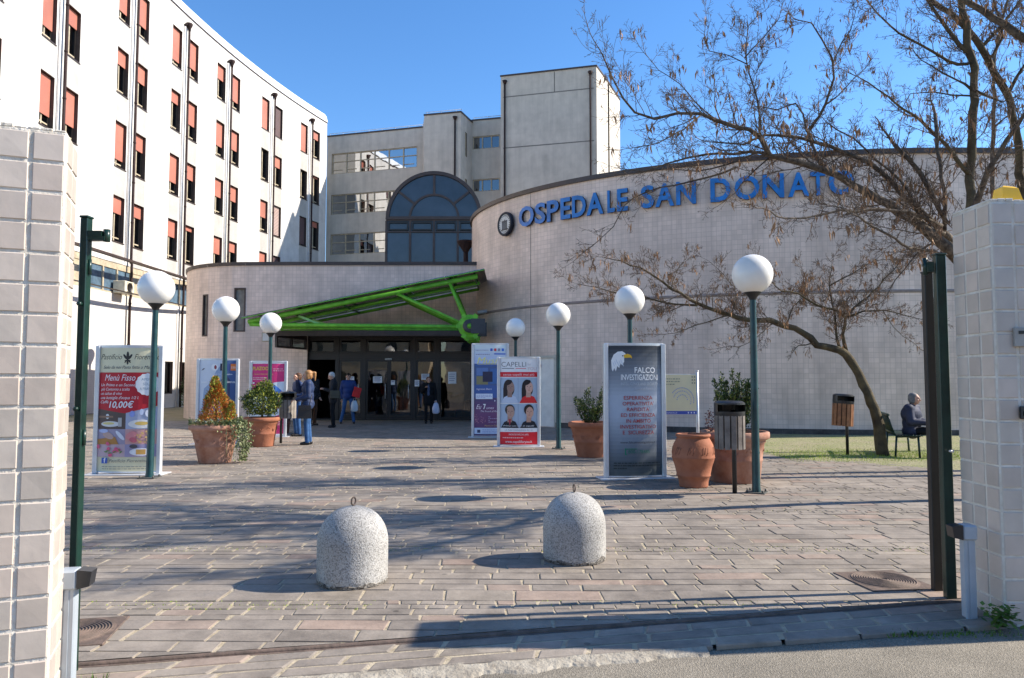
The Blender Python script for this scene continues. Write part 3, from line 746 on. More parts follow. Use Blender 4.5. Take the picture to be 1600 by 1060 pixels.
for an in (38, 90, 142):
    c_, s_ = math.cos(R(an)), math.sin(R(an)); M = frameM((cx, cy, zs_), (c_, 0, s_), (0, 1, 0), (-s_, 0, c_)); g.box((1.18, -.05, -.055), (rr-.12, -.002, .055), M=M)
for (z0, z1) in ((zs_-.1, zs_+.12), (8.42, 8.48), (6.4, 6.45)): g.box((cx-rr, cy-.07, z0), (cx+rr, cy-.002, z1))
g.box((cx-rr-.03, cy-.12, zs_-.04), (cx+rr+.03, cy-.07, zs_+.05))
for k in range(5):
    x = cx-rr+k*(2*rr/4)-.05; g.box((x, cy-.06, 4), (x+.1, cy-.003, zs_-.1))
wparts(g, 'mullions', [M_dkmetal], atr)
for k in range(4):
    x0 = cx-rr+k*(2*rr/4)+.09; x1 = x0+2*rr/4-.18; f = MB(); z0, z1 = 8.52, 8.92
    f.box((x0, cy-.09, z0), (x1, cy-.01, z0+.06)); f.box((x0, cy-.09, z1-.06), (x1, cy-.01, z1)); f.box((x0, cy-.09, z0+.06), (x0+.06, cy-.01, z1-.06)); f.box((x1-.06, cy-.09, z0+.06), (x1, cy-.01, z1-.06))
    wparts(f, 'vent_window', [M_black], atr)

# ------------------------------------------------------------------ low entrance block
ent = empty('entrance_building', (-6, 27, 0), 0, 'low pink tiled entrance block with rounded corner and dark glass doors', 'building')
EH = 5.82
path = [(-10.0-3.4*math.sin(R(a)) if a else -10.0, 30.6-3.4*math.cos(R(a))) for a in range(90, -1, -9)]
path = [(-13.4, 40.0), (-13.4, 35.0)] + path + [(-7.62, 27.15)]
pl = [0]
for a, b in zip(path, path[1:]): pl.append(pl[-1]+math.hypot(b[0]-a[0], b[1]-a[1]))
def PE(u, z, off=0):
    for i in range(len(path)-1):
        if u <= pl[i+1] or i == len(path)-2:
            t = (u-pl[i])/(pl[i+1]-pl[i]); a, b = Vector(path[i]), Vector(path[i+1]); d = (b-a).normalized(); nn = Vector((-d.y, d.x))
            # deeper = to the left of travel (inside)
            p = a+(b-a)*t+nn*off; return Vector((p.x, p.y, z))
def u_of_x(px):
    best = None
    for i in range(2000):
        u = pl[2]+(pl[-1]-pl[2])*i/1999; p = PE(u, 0); e = abs(800+F*p.x/p.y-px)
        if best is None or e < best[0]: best = (e, u)
    return best[1]
eb = MB()
h1 = (u_of_x(315), u_of_x(323), 3.15, 4.75); h2 = (u_of_x(364), u_of_x(382), 3.3, 4.95)
wall_grid(eb, PE, pl, [-.02, EH], [h1, h2], .12, 0, 1)
fx0, fx1 = -7.62, -1.2
PF, LF = planar((fx0, 27.15), (fx1, 27.15))
wall_grid(eb, lambda u, z, off=0: PF(u, z, off), [0, LF], [3.28, EH], [], 0, 0, 1)
eb.quad(PF(0, 3.28, 0), PF(LF, 3.28, 0), PF(LF, 3.28, .5), PF(0, 3.28, .5), 1)
eb.quad(PF(0, 0, 0), PF(0, 0, .35), PF(0, 3.28, .35), PF(0, 3.28, 0), 1)
roofp = [(*p, EH-.12) for p in path]+[(-1.2, 27.15, EH-.12), (-1.2, 40, EH-.12)]
eb.add(roofp, [tuple(range(len(roofp)))], 1)
wparts(eb, 'wall', [M_pink, M_reveal], ent)
kb = MB()
allp = pl[:]
for a, b in zip(pl, pl[1:]):
    for o0, z0, o1, z1 in ((-.05, EH-.03, -.05, EH+.1), (-.05, EH+.1, .3, EH+.1), (0, EH-.03, -.05, EH-.03)): kb.quad(PE(a+.0001, z0, o0), PE(b, z0, o0), PE(b, z1, o1), PE(a+.0001, z1, o1))
for o0, z0, o1, z1 in ((-.05, EH-.03, -.05, EH+.1), (-.05, EH+.1, .3, EH+.1), (0, EH-.03, -.05, EH-.03)): kb.quad(PF(0, z0, o0), PF(LF, z0, o0), PF(LF, z1, o1), PF(0, z1, o1))
wparts(kb, 'coping', [M_dkmetal], ent)
for h in (h1, h2):
    f_ = MB(); (a, b, c, d) = h
    f_.quad(PE(a, c, .06), PE(b, c, .06), PE(b, d, .06), PE(a, d, .06)); w = wparts(f_, 'window', [mat('grey_louvre', (.2,.19,.17), .5, .4, var=.2)], ent)
    f_ = MB(); e = .05
    for (p, q, r_, s_) in ((a, a+e, c, d), (b-e, b, c, d), (a, b, c, c+e), (a, b, d-e, d)): f_.add([PE(x, z, o) for o in (-.02, .06) for x, z in ((p, r_), (q, r_), (q, s_), (p, s_))], [(0,1,2,3),(0,4,5,1),(1,5,6,2),(2,6,7,3),(3,7,4,0)])
    f_.build('frame', M_reveal, w)
# interior of the hall
ib = MB(); yi = 35
ib.quad((fx0-3, 27.3, .005), (fx1+.3, 27.3, .005), (fx1+.3, yi, .005), (fx0-3, yi, .005), 0)
ib.quad((fx0-3, yi, 0), (fx1+.3, yi, 0), (fx1+.3, yi, 3.4), (fx0-3, yi, 3.4), 1)
ib.quad((fx0-3, 27.6, 0), (fx0-3, yi, 0), (fx0-3, yi, 3.4), (fx0-3, 27.6, 3.4), 1); ib.quad((fx1+.3, 27.6, 0), (fx1+.3, yi, 0), (fx1+.3, yi, 3.4), (fx1+.3, 27.6, 3.4), 1)
ib.quad((fx0-3, 27.3, 3.4), (fx1+.3, 27.3, 3.4), (fx1+.3, yi, 3.4), (fx0-3, yi, 3.4), 2)
wparts(ib, 'hall_interior', [mat('hall_floor', (.16,.14,.12), .3, .5), mat('hall_wall', (.11,.085,.05), .7, .3, vscale=1.4, c2=(.03,.025,.02)), mat('hall_ceiling', (.14,.13,.12), .8, .2)], ent)
# display stand, garment rack and shelf seen through the glass
def hall_item(name, x, w, z0, z1, c, y, label, catg):
    t = MB(); t.box((-w/2, -.03, z0), (w/2, .03, z1), 0, .006); t.box((-w/2-.03, -.15, 0), (w/2+.03, .15, .04)); t.box((-.02,-.02,.04),(.02,.02,max(.06,z0)))
    o = t.build(name, mat('item_'+name+str(round(x*100)), c, .6, .3, vscale=3, var=.35), None, (x, y, .01)); tag(o, label, catg)
hall_item('display_board', -4.05, .55, .15, 1.85, (.30,.29,.28), 28.3, 'grey display board standing behind the glass of the middle door', 'display board')
hall_item('clothes_stand', -3.75, .34, 1.7, 2.2, (.45,.42,.08), 29.2, 'yellow green clothing hung high behind the entrance glass', 'clothes stand')
hall_item('brochure_stand', -2.2, .7, .3, .95, (.35,.16,.08), 28.6, 'brown brochure stand inside the hall behind the right glass panel', 'brochure stand')
# glazed front
yg = 27.38
cols_ = [at(p, 600, yg).x for p in (476, 527, 569, 647, 683, 741)]
fr = MB()
zt = 3.28
for x in cols_: fr.box((x-.07, yg-.08, 0), (x+.07, yg+.08, zt))
for a, b in zip(cols_, cols_[1:]):
    fr.box((a+.07, yg-.07, 2.26), (b-.07, yg+.07, 2.52)); fr.box((a+.07, yg-.07, 3.05), (b-.07, yg+.07, zt)); fr.box((a+.07, yg-.06, 0), (b-.07, yg+.06, .06))
fr.box((cols_[0]-.1, yg-.1, 3.28), (cols_[-1], yg+.12, 3.4))
wparts(fr, 'glazing_frame', [M_frame], ent)
def leaf(a, b, z0, z1, name='door', open_=False):
    f = MB(); y = yg-.02; e = .07
    f.box((a, y-.03, z0), (a+e, y+.03, z1)); f.box((b-e, y-.03, z0), (b, y+.03, z1)); f.box((a+e, y-.03, z0), (b-e, y+.03, z0+(.14 if name == 'door' else .05))); f.box((a+e, y-.03, z1-e), (b-e, y+.03, z1))
    o = wparts(f, name, [M_frame], ent)
    g = MB(); g.quad((a+e, y, z0), (b-e, y, z0), (b-e, y, z1), (a+e, y, z1)); g.build('pane', M_glasse, o)
    if name == 'door':
        g = MB(); g.tube([(b-.12, y-.09, .8), (b-.12, y-.09, 1.35)], .014, 6); g.tube([(b-.12, y-.09, .85), (b-.12, y-.03, .85)], .01, 5); g.tube([(b-.12, y-.09, 1.3), (b-.12, y-.03, 1.3)], .01, 5); g.build('handle', M_alu, o)
zz0, zz1 = .065, 2.255
leaf(cols_[1]+.075, cols_[2]-.075, zz0, zz1)
m_ = (cols_[2]+cols_[3])/2
leaf(cols_[2]+.075, m_-.003, zz0, zz1); leaf(m_+.003, cols_[3]-.075, zz0, zz1)
leaf(cols_[3]+.075, cols_[4]-.075, zz0, zz1)
m2 = (cols_[4]+cols_[5])/2
leaf(cols_[4]+.075, cols_[5]-.075, zz0, zz1, 'side_panel')
for a, b in zip(cols_[1:], cols_[2:]): leaf(a+.075, b-.075, 2.525, 3.045, 'transom_window')
leaf(cols_[0]+.075, cols_[1]-.075, 2.525, 3.045, 'transom_window')
# paper notices on the glass
for i, (px, py, w, h, lab) in enumerate(((547,594,.3,.26,'white paper notice on the glass beside the man in the blue jacket'),(590,593.5,.34,.24,'white paper notice on the middle left glass door'),(614,598,.15,.17,'small white notice on the middle right glass door'),(651.5,599,.17,.24,'small pale blue notice on the frame left of the woman by the doors'),(664.5,589,.3,.22,'white paper notice above the head of the woman by the doors'),(706.5,590.5,.31,.44,'tall white paper notice on the far right glass panel'))):
    p = at(px, py, yg-.13); t = MB(); t.box((-w/2, 0, -h/2), (w/2, .003, h/2)); 
    for k in range(4 if h > .2 else 2): t.box((-w*.36, -.002, h*.28-k*h*.18), (w*(.36-.1*(k % 2)), -.0005, h*.28-k*h*.18+.02), 1)
    o = t.build('notice', [M_paper, mat('ink', (.18,.2,.35), .7, .2)], None, p); tag(o, lab, 'notice', None)
    t = None
# sensor over the doors
t = MB(); t.box((-.12,-.05,-.03), (.12,.02,.03), 0, .01); t.box((-.1,-.053,-.01),(.1,-.05,.01),1); tag(t.build('door_sensor', [M_paper, M_black], None, at(607, 561.5, yg-.12)), 'small white motion sensor above the middle entrance doors', 'sensor')

# ------------------------------------------------------------------ drum building
DX, DY, DA, DB, DH = 12.0, 29.0, 13.6, 9.4, 7.72
NS = 220
dp = []
for i in range(NS+1):
    th = math.pi*1.25 - math.pi*1.5*i/NS*1.0  # left side round the front to the right
    dp.append((DX+DA*math.cos(math.pi-(-.35)+0 - 0 + (math.pi+.7)*i/NS*1.0) if False else 0, 0))
dp = []
for i in range(NS+1):
    th = R(150) + R(240)*i/NS     # 150deg (back left) .. 390deg, through 270deg (front)
    dp.append(Vector((DX+DA*math.cos(th), DY+DB*math.sin(th))))
dl = [0]
for a, b in zip(dp, dp[1:]): dl.append(dl[-1]+(b-a).length)
import bisect as _bs
def PD(u, z, off=0):          # off > 0 goes inside
    i = min(max(_bs.bisect_right(dl, u)-1, 0), NS-1); t = (u-dl[i])/(dl[i+1]-dl[i]); a, b = dp[i], dp[i+1]
    d = (b-a).normalized(); nn = Vector((-d.y, d.x)); p = a+(b-a)*t+nn*off; return Vector((p.x, p.y, z))
def TD(u):
    a = PD(u-.05, 0); b = PD(u+.05, 0); return (b-a).normalized()
def ud(px, z=2.0):
    for i in range(0, 4000):
        u = dl[-1]*i/3999; p = PD(u, z); x = pxof(p)
        nx_ = TD(u); vis = (Vector((p.x, p.y, 0))).dot(Vector((nx_.y, -nx_.x, 0))) < 0
        if vis and x >= px: return u
    return dl[-1]
drum = empty('round_hall', (DX, DY, 0), 0, 'large curved pink tiled hall carrying the blue hospital lettering', 'building')
db = MB()
door = (ud(812), ud(868), .02, 2.25)
wall_grid(db, PD, dl, [-.02, 3.9, DH], [door], .08, 0, 1)
db.add([(p.x, p.y, DH-.1) for p in dp], [tuple(range(NS+1))], 1)
wparts(db, 'wall', [M_pink, M_reveal], drum)
kb = MB(); sb = MB(); bb = MB(); bb2 = MB()
for a, b in zip(dl, dl[1:]):
    a_, b_ = a+1e-5, b-1e-5
    for o0, z0, o1, z1 in ((-.07, DH-.04, -.07, DH+.1), (-.07, DH+.1, .35, DH+.1), (0, DH-.04, -.07, DH-.04)): kb.quad(PD(a_, z0, o0), PD(b_, z0, o0), PD(b_, z1, o1), PD(a_, z1, o1))
    for o0, z0, o1, z1 in ((-.025, 3.88, -.025, 3.93), (-.025, 3.93, 0, 3.95), (0, 3.86, -.025, 3.88)): sb.quad(PD(a_, z0, o0), PD(b_, z0, o0), PD(b_, z1, o1), PD(a_, z1, o1))
    if not (door[0]-.02 < (a+b)/2 < door[1]+.02):
        for o0, z0, o1, z1 in ((-.03, -.02, -.03, .16), (-.03, .16, 0, .165)): (bb if a < door[0] else bb2).quad(PD(a_, z0, o0), PD(b_, z0, o0), PD(b_, z1, o1), PD(a_, z1, o1))
wparts(kb, 'coping', [M_dkmetal], drum); wparts(sb, 'drip_line', [mat('drip', (.27,.22,.2), .7, .3)], drum); [wparts(q, 'plinth', [mat('plinth', (.09,.08,.075), .8, .2, var=.3)], drum) for q in (bb, bb2)]
jb = MB()
for px in (829,):
    u = ud(px); jb.quad(PD(u-.012, .17, -.004), PD(u+.012, .17, -.004), PD(u+.012, DH-.04, -.004), PD(u-.012, DH-.04, -.004))
wparts(jb, 'expansion_joint', [mat('joint_dark2', (.24,.2,.18), .9, .1)], drum)
f = MB(); n_d = 8; M_door = mat('white_door', (.82,.80,.75), .5, .4, var=.06)
uu = [door[0]+(door[1]-door[0])*k/n_d for k in range(n_d+1)]
for a, b in zip(uu, uu[1:]): f.quad(PD(a, .02, .04), PD(b, .02, .04), PD(b, 2.25, .04), PD(a, 2.25, .04))
do = wparts(f, 'door', [M_door], drum)
f = MB()
for (a, b, c, d) in ((door[0]-.03, door[0]+.06, .02, 2.3), (door[1]-.06, door[1]+.03, .02, 2.3), ((door[0]+door[1])/2-.02, (door[0]+door[1])/2+.02, .04, 2.2)):
    f.add([PD(x, z, o) for o in (-.02, .05) for x, z in ((a, c), (b, c), (b, d), (a, d))], [(0,1,2,3),(0,4,5,1),(1,5,6,2),(2,6,7,3),(3,7,4,0)])
for a, b in zip(uu, uu[1:]): f.quad(PD(a, 2.2, -.015), PD(b, 2.2, -.015), PD(b, 2.28, -.015), PD(a, 2.28, -.015))
f.build('frame', mat('door_frame', (.5,.48,.42), .5, .4), do)
f = MB(); u = door[0]+.2; f.tube([PD(u, 1.05, -.05), PD(u+.14, 1.05, -.05)], .013, 6); f.tube([PD(u, 1.05, -.05), PD(u, 1.05, .04)], .01, 6); f.build('handle', M_black, do)
# red bell box beside the door
t = MB(); p = PD(ud(843), 1.98, -.04); t.box((-.05,-.03,-.05), (.05,.03,.05), 0, .012); t.tube([(0,-.03,0),(0,-.05,0)], .03, 10); tag(t.build('alarm_button', mat('red_plastic', (.5,.03,.02), .4, .4), None, p), 'small red alarm unit on the white service door of the round hall', 'alarm')

# ---- lettering
TM = {}
def text_geo(s, bold=0.0, extrude=0.0, shear=0.0):
    k = (s, bold, extrude, shear)
    if k in TM: return TM[k]
    cu = bpy.data.curves.new('txt', 'FONT'); cu.body = s; cu.size = 1; cu.offset = bold; cu.extrude = extrude; cu.shear = shear; cu.resolution_u = 3; cu.fill_mode = 'BOTH' if extrude else 'FRONT'
    ob = bpy.data.objects.new('txt', cu); me = bpy.data.meshes.new_from_object(ob)
    vs = [v.co.copy() for v in me.vertices]; fs = [(tuple(p.vertices), p.normal.copy()) for p in me.polygons]
    bpy.data.objects.remove(ob); bpy.data.curves.remove(cu); bpy.data.meshes.remove(me)
    TM[k] = (vs, fs); return TM[k]
lets = [('O',815,838),('S',839.5,856),('P',858,876),('E',879,894.5),('D',897,918),('A',919,945),('L',951,963),('E',966,983),
        ('S',1003,1023),('A',1025,1054),('N',1057,1088),('D',1110,1141),('O',1147,1186),('N',1191,1224),('A',1230,1263),('T',1265,1288),('O',1292,1333)]
wl_ = empty('wall_lettering', PD(ud(1004), 6.6, -.2), 0, 'raised blue capital letters OSPEDALE SAN DONATO along the curved wall', 'lettering')
for ch, pa, pb in lets:
    vs, fs = text_geo(ch, .027, .5)
    x0 = min(v.x for v in vs); x1 = max(v.x for v in vs); y0 = min(v.y for v in vs); y1 = max(v.y for v in vs)
    ua, ub = ud(pa, 6.9), ud(pb, 6.9); zb = 6.56; hh = .68
    m = MB(); nv = []
    for v in vs:
        uu_ = ua+(v.x-x0)/(x1-x0)*(ub-ua); zz_ = zb+(v.y-y0)/(y1-y0)*hh
        nv.append(PD(uu_, zz_, -.13 if v.z > 0 else -.05))
    for vv, nrm in fs:
        pass
    m.v = [tuple(v) for v in nv]
    for vv, nrm in fs:
        m.f.append(vv); m.m.append(0 if nrm.z > .5 else 1); m.sm.append(False); m.c.append(None)
    wparts(m, 'letter', [M_blue, M_letside], wl_)
# round emblem
ue = ud(794, 6.9); pe = PD(ue, 6.82, -.06); te = TD(ue)
em = empty('wall_emblem', pe, 0, 'round white emblem with dark rim and building mark left of the blue lettering', 'emblem')
ne = Vector((te.y, -te.x, 0)); ME = frameM((0,0,0), te, (0,0,1), ne)
t = MB(); t.lathe([(0,0),(.46,0),(.46,.1),(.44,.13),(.37,.13),(.36,.1)], 40, M=ME); t.build('rim', M_letside, em); em.scale = (.9, .9, .9)
t = MB(); t.lathe([(0,.105),(.365,.105)], 40, M=ME); t.build('disc', mat('emblem_white', (.6,.61,.6), .5, .3), em)
t = MB()
for k in range(5):
    x = -.14+k*.07; hb = .28 if k != 2 else .36; t.box((x-.018,-.2,.108), (x+.018,-.2+hb,.118), M=ME)
t.box((-.2,-.24,.108), (.2,-.2,.118), M=ME); t.box((-.17,.08,.107), (.17,.12,.117), M=ME)
for k in range(24):
    a = 2*math.pi*k/24; t.box((-.012,.29,.108), (.012,.335,.116), M=ME @ Matrix.Rotation(a, 4, 'Z'))
t.build('building_mark', mat('emblem_ink', (.06,.06,.07), .5, .3), em)
# camera on the drum wall
cc = empty('security_camera', PD(ud(759), 3.9, 0), 0, 'small grey security camera on the round hall wall beside the green canopy', 'camera')
t = MB(); t.tube([(0,0,0), (-.1,-.35,0)], .025, 6); t.build('bracket', M_grey, cc)
t = MB(); t.tube([(-.28,-.42,-.02), (.05,-.36,.03)], .06, 10); t.build('body', M_grey, cc)

# ------------------------------------------------------------------ green canopy
can = empty('entrance_canopy', (-5.2, 25.5, 0), 0, 'bright green steel truss canopy sloping over the hospital entrance doors', 'canopy')
yF = 23.6
yT = [yF, 25.2, 26.8]
tip = lambda Y: Vector((at(388, 508, yF).x, Y, 3.42)); hub0 = at(733, 518, yF); 
zb = 3.24
hx = hub0.x; tx = at(388, 510, yF).x; ax_ = at(746, 432, yF).x; az_ = at(746, 432, yF).z
def ontop(x): return Vector((x, 0, 3.38+(az_-3.38)*(x-tx)/(ax_-tx)))
for Y in yT:
    t = MB(); o_ = Vector((0, Y, 0))
    t.tube([o_+ontop(tx), o_+ontop(ax_)], .078 if Y == yF else .055, 10)
    t.tube([Vector((tx+.05, Y, 3.3)), Vector((hx, Y, zb-.02))], .065 if Y == yF else .05, 10)
    xw1 = at(617, 460, yF).x; xw2 = at(702, 441, yF).x
    for xw in (xw1, xw2): t.tube([o_+ontop(xw), Vector((hx-.05, Y, zb))], .055, 10)
    wparts(t, 'truss', [M_green], can)
    t = MB(); My = frameM((hx+.02, Y, zb), (1,0,0), (0,0,1), (0,-1,0))
    t.lathe([(0,-.07),(.36,-.07),(.38,-.05),(.38,.05),(.36,.07),(.2,.07),(.2,.1),(0,.1)], 28, M=My)
    for a in (60, 120, 180, 240, 300): t.box((.3,-.07,-.075),(.44,.07,.075), M=My @ Matrix.Rotation(R(a), 4, 'Z'))
    h_ = wparts(t, 'hub', [M_green], can)
    t = MB(); t.lathe([(.09,.1),(.22,.1),(.22,.13),(.09,.13)], 24, M=My); t.box((.05,-.24,.105), (.5,.24,.14), M=My); t.build('mount_plate', mat('grey_mount', (.055,.055,.06), .5, .4), h_)
    t = MB(); t.lathe([(0,.16),(.05,.16),(.06,.13)], 12, M=My); t.build('pin', M_green, h_)
t = MB()
for xx in (tx+.1, at(455,500,yF).x, at(530,480,yF).x, at(617,460,yF).x, at(702,441,yF).x, ax_-.1):
    p = ontop(xx)+Vector((0, 0, -.0)); t.tube([p+Vector((0, yT[0], 0)), p+Vector((0, yT[2], 0))], .032, 8)
t.tube([(hx, yT[0], zb), (hx, yT[2], zb)], .09, 10)
wparts(t, 'purlins', [mat('purlin_green', (.05,.13,.04), .5, .4)], can)
t = MB()
for k in range(2):
    a = ontop(at(462, 500, yF).x + k*.05)+Vector((0, yF+.3+k*1.5, -.12)); t.box((0,-.05,0), (.95,.05,.07), M=frameM(a, (.93,.0,-.36), (0,1,0), (.36,0,.93)))
wparts(t, 'bracket', [M_greenl], can)
t = MB(); d_ = (ontop(ax_)-ontop(tx)).normalized(); up_ = Vector((-d_.z, 0, d_.x)); L_ = (ontop(ax_)-ontop(tx)).length+.28
M_ = frameM(ontop(tx)+up_*.12+Vector((0, yF-.25, 0)), d_, (0,1,0), up_)
nseg = 6
for k in range(nseg): t.box((-.1+k*(L_+.1)/nseg+.01, 0, .02), (-.1+(k+1)*(L_+.1)/nseg-.01, 3.62, .05), M=M_)
t.box((-.12, 0, -.005), (L_+.0, .05, .018), 1, M=M_); t.box((-.12, 3.57, -.005), (L_, 3.62, .018), 1, M=M_)
wparts(t, 'roof_sheet', [M_canroof, M_green], can)
# green soffit and dark angled fascia with glass below
t = MB(); xa, xb = at(432, 520, 25.2).x, at(478, 530, 27.1).x
t.add([(xa, 25.15, 3.14), (hx-.3, 25.15, 3.14), (hx-.3, 27.1, 3.14), (xb, 27.1, 3.14)], [(0,1,2,3)]); t.add([(xa, 25.15, 3.19), (hx-.3, 25.15, 3.19), (hx-.3, 27.1, 3.19), (xb, 27.1, 3.19)], [(0,1,2,3)])
t.box((xa, 25.1, 3.02), (hx-.3, 25.16, 3.2)); 
wparts(t, 'soffit', [M_dkmetal], can)
t = MB(); a = Vector((xa, 25.15, 0)); b = Vector((xb, 27.12, 0)); d_ = (b-a); L_ = d_.length; d_.normalize(); M_ = frameM(a, d_, (-d_.y, d_.x, 0), (0,0,1))
t.box((0,-.04,2.98), (L_,.04,3.13), M=M_); t.box((0,-.04,2.62), (L_,.04,2.69), M=M_)
for k in range(3): x = k*(L_-.07)/2; t.box((x,-.04,2.69), (x+.07,.04,2.98), M=M_)
fs_ = wparts(t, 'side_fascia', [M_dkmetal], can)
t = MB(); t.quad(*[M_ @ Vector(v) for v in ((0,0,2.69),(L_,0,2.69),(L_,0,2.98),(0,0,2.98))]); t.build('pane', M_glass, fs_)
t = MB(); t.box((-.18,-.06,-.16), (.12,.06,.16), 0, .01); t.box((-.15,-.065,-.13),(.09,-.06,.13),1); o = t.build('wall_lamp', [M_beige, M_paper], None, at(418, 527, 25.1)); tag(o, 'small square cream box lamp at the left end of the dark canopy fascia', 'lamp')

# ------------------------------------------------------------------ gate pillars with real tiles
M_tile = mat('gate_tile', (.46,.42,.41), .32, .5, var=.08, vscale=3, bump=.08, bscale=20)
def tonedmat(name, rough, bump=.1):
    m = bpy.data.materials.new(name); m.use_nodes = True
    nt = m.node_tree; b = nt.nodes['Principled BSDF']; L = nt.links; N = nt.nodes.new
    a = N('ShaderNodeAttribute'); a.attribute_name = 'tone'; tc = N('ShaderNodeTexCoord')
    n = N('ShaderNodeTexNoise'); n.inputs['Scale'].default_value = 6; n.inputs['Detail'].default_value = 7; L.new(tc.outputs['Object'], n.inputs['Vector'])
    mr = N('ShaderNodeMapRange'); mr.inputs[1].default_value = .3; mr.inputs[2].default_value = .7; mr.inputs[3].default_value = .9; mr.inputs[4].default_value = 1.08; L.new(n.outputs['Fac'], mr.inputs[0])
    mx = N('ShaderNodeMixRGB'); mx.blend_type = 'MULTIPLY'; mx.inputs[0].default_value = 1; L.new(a.outputs['Color'], mx.inputs[1]); L.new(mr.outputs[0], mx.inputs[2]); L.new(mx.outputs[0], b.inputs['Base Color'])
    b.inputs['Roughness'].default_value = rough
    n2 = N('ShaderNodeTexNoise'); n2.inputs['Scale'].default_value = 18; n2.inputs['Detail'].default_value = 4; L.new(tc.outputs['Object'], n2.inputs['Vector'])
    bp = N('ShaderNodeBump'); bp.inputs['Strength'].default_value = bump; bp.inputs['Distance'].default_value = .01; L.new(n2.outputs['Fac'], bp.inputs['Height']); L.new(bp.outputs[0], b.inputs['Normal'])
    return m
M_tile = tonedmat('gate_tile_glazed', .34, .15)
M_mortar = mat('pale_mortar', (.74,.70,.63), .9, .1, vscale=9, c2=(.56,.5,.41), bump=.9, bscale=40)
def pillar(name, corner, rz, faces, H, label, seed):
    # local frame: corner at origin, x along the front, y going deep, front face is y = 0
    root = empty(name, corner, rz, label, 'gate pillar', 'tiled gate pillars'); rr_ = random.Random(seed); pt = .14
    (x0, x1, dep) = faces
    core = MB(); core.box((x0, 0, -.05), (x1, dep, H), 0, .008)
    # crumbly mortar crest
    n_c = int(abs(x1-x0)/.05)
    for k in range(n_c):
        xx = x0+(x1-x0)*k/n_c; core.box((xx, .0, H-.004), (xx+abs(x1-x0)/n_c*.9, dep*.98, H+rr_.uniform(.004,.022)), 0, .003)
    core.build('core', M_mortar, root)
    t = MB()
    def face(org, ud_, nd_, nc, nr):
        org = Vector(org); ud_ = Vector(ud_); nd_ = Vector(nd_); up = Vector((0,0,1))
        for i in range(nc):
            for j in range(nr):
                a0 = i*pt+.009+rr_.uniform(-.0015,.0015); a1 = (i+1)*pt-.008+rr_.uniform(-.0015,.0015); b1 = H-.012-j*pt-.006+rr_.uniform(-.0015,.0015); b0 = H-.012-(j+1)*pt+.008+rr_.uniform(-.0015,.0015)
                if b0 < -.03: b0 = -.03
                if b1 < 0: continue
                e = .004; th = .005+rr_.uniform(0,.0015); k = rr_.choice((rr_.uniform(.93,1.06), rr_.uniform(.93,1.06), rr_.uniform(.84,.95))); w_ = rr_.uniform(-.012,.02); c = ((.54+w_)*k, (.465)*k, (.40-w_*.3)*k)
                lo_ = [org+ud_*a+up*b for a, b in ((a0,b0),(a1,b0),(a1,b1),(a0,b1))]
                tl_ = [rr_.uniform(-.0012,.0012) for _ in range(4)]
                hi_ = [org+ud_*a+up*b+nd_*(th+q) for (a, b), q in zip(((a0+e,b0+e),(a1-e,b0+e),(a1-e,b1-e),(a0+e,b1-e)), tl_)]
                t.add(lo_+hi_, [(4,5,6,7),(0,1,5,4),(1,2,6,5),(2,3,7,6),(3,0,4,7)], 0, False, None, c)
    nr = int(H/pt)+1
    W = abs(x1-x0)
    if x0 < 0:   # left pillar: body to the left of the corner, side face looks +x
        face((0,0,0), (-1,0,0), (0,-1,0), round(W/pt), nr); face((0,0,0), (0,1,0), (1,0,0), int(round(dep/pt)), nr)
    else:
        face((0,0,0), (1,0,0), (0,-1,0), round(W/pt), nr); face((0,0,0), (0,1,0), (-1,0,0), int(round(dep/pt)), nr)
    if x0 < 0: face((x0,0,0), (0,1,0), (-1,0,0), int(round(dep/pt)), nr)
    else: face((x1,0,0), (0,1,0), (1,0,0), int(round(dep/pt)), nr)
    t.build('tiles', M_tile, root)
    return root
pL = pillar('gate_pillar', (-2.065, 3.33, 0), R(23), (-1.4, 0, .28), 2.65, 'grey tiled gate pillar filling the left edge with sunlit side', 11)
pR = pillar('gate_pillar', (3.07, 4.63, 0), R(-1), (0, 1.68, .42), 2.65, 'tiled gate pillar on the right carrying the yellow lamp', 12)
# yellow warning lamp
yl = empty('warning_lamp', (at(1573, 308, 4.85).x, 4.85, 2.672), 0, 'yellow flashing gate lamp on top of the right tiled pillar', 'lamp')
t = MB(); t.box((-.055,-.055,0), (.055,.055,.02), 0, .004); t.build('base', M_black, yl)
t = MB(); t.add([(-.068,-.06,.02),(.068,-.06,.02),(.068,.06,.02),(-.068,.06,.02),(-.055,-.045,.115),(.05,-.045,.105),(.05,.045,.105),(-.055,.045,.115),(-.04,-.03,.128),(.032,-.03,.12),(.032,.03,.12),(-.04,.03,.128)], [(0,1,5,4),(1,2,6,5),(2,3,7,6),(3,0,4,7),(4,5,9,8),(5,6,10,9),(6,7,11,10),(7,4,8,11),(8,9,10,11)], 0, False)
t.build('lens', M_yellow, yl)
# plates on the right pillar front
t = MB(); t.box((-.045,-.02,-.06), (.06,0,.06), 0, .004); t.box((-.02,-.024,.02),(.03,-.02,.04),1); o = t.build('intercom', [mat('dull_plate', (.33,.31,.28), .5, .4), M_black], None, at(1597, 527, 4.6)+Vector((0,0.02,0))); tag(o, 'square metal intercom plate on the front of the right tiled pillar', 'intercom')
t = MB(); t.box((-.012,-.03,-.04), (.04,0,.04), 0, .006); t.tube([(.01,-.03,0),(.01,-.05,-.01)], .012, 8); o = t.build('key_switch', M_blackpl, None, at(1598, 645, 4.6)+Vector((0,0.02,0))); tag(o, 'small black key switch below the intercom on the right pillar', 'switch')

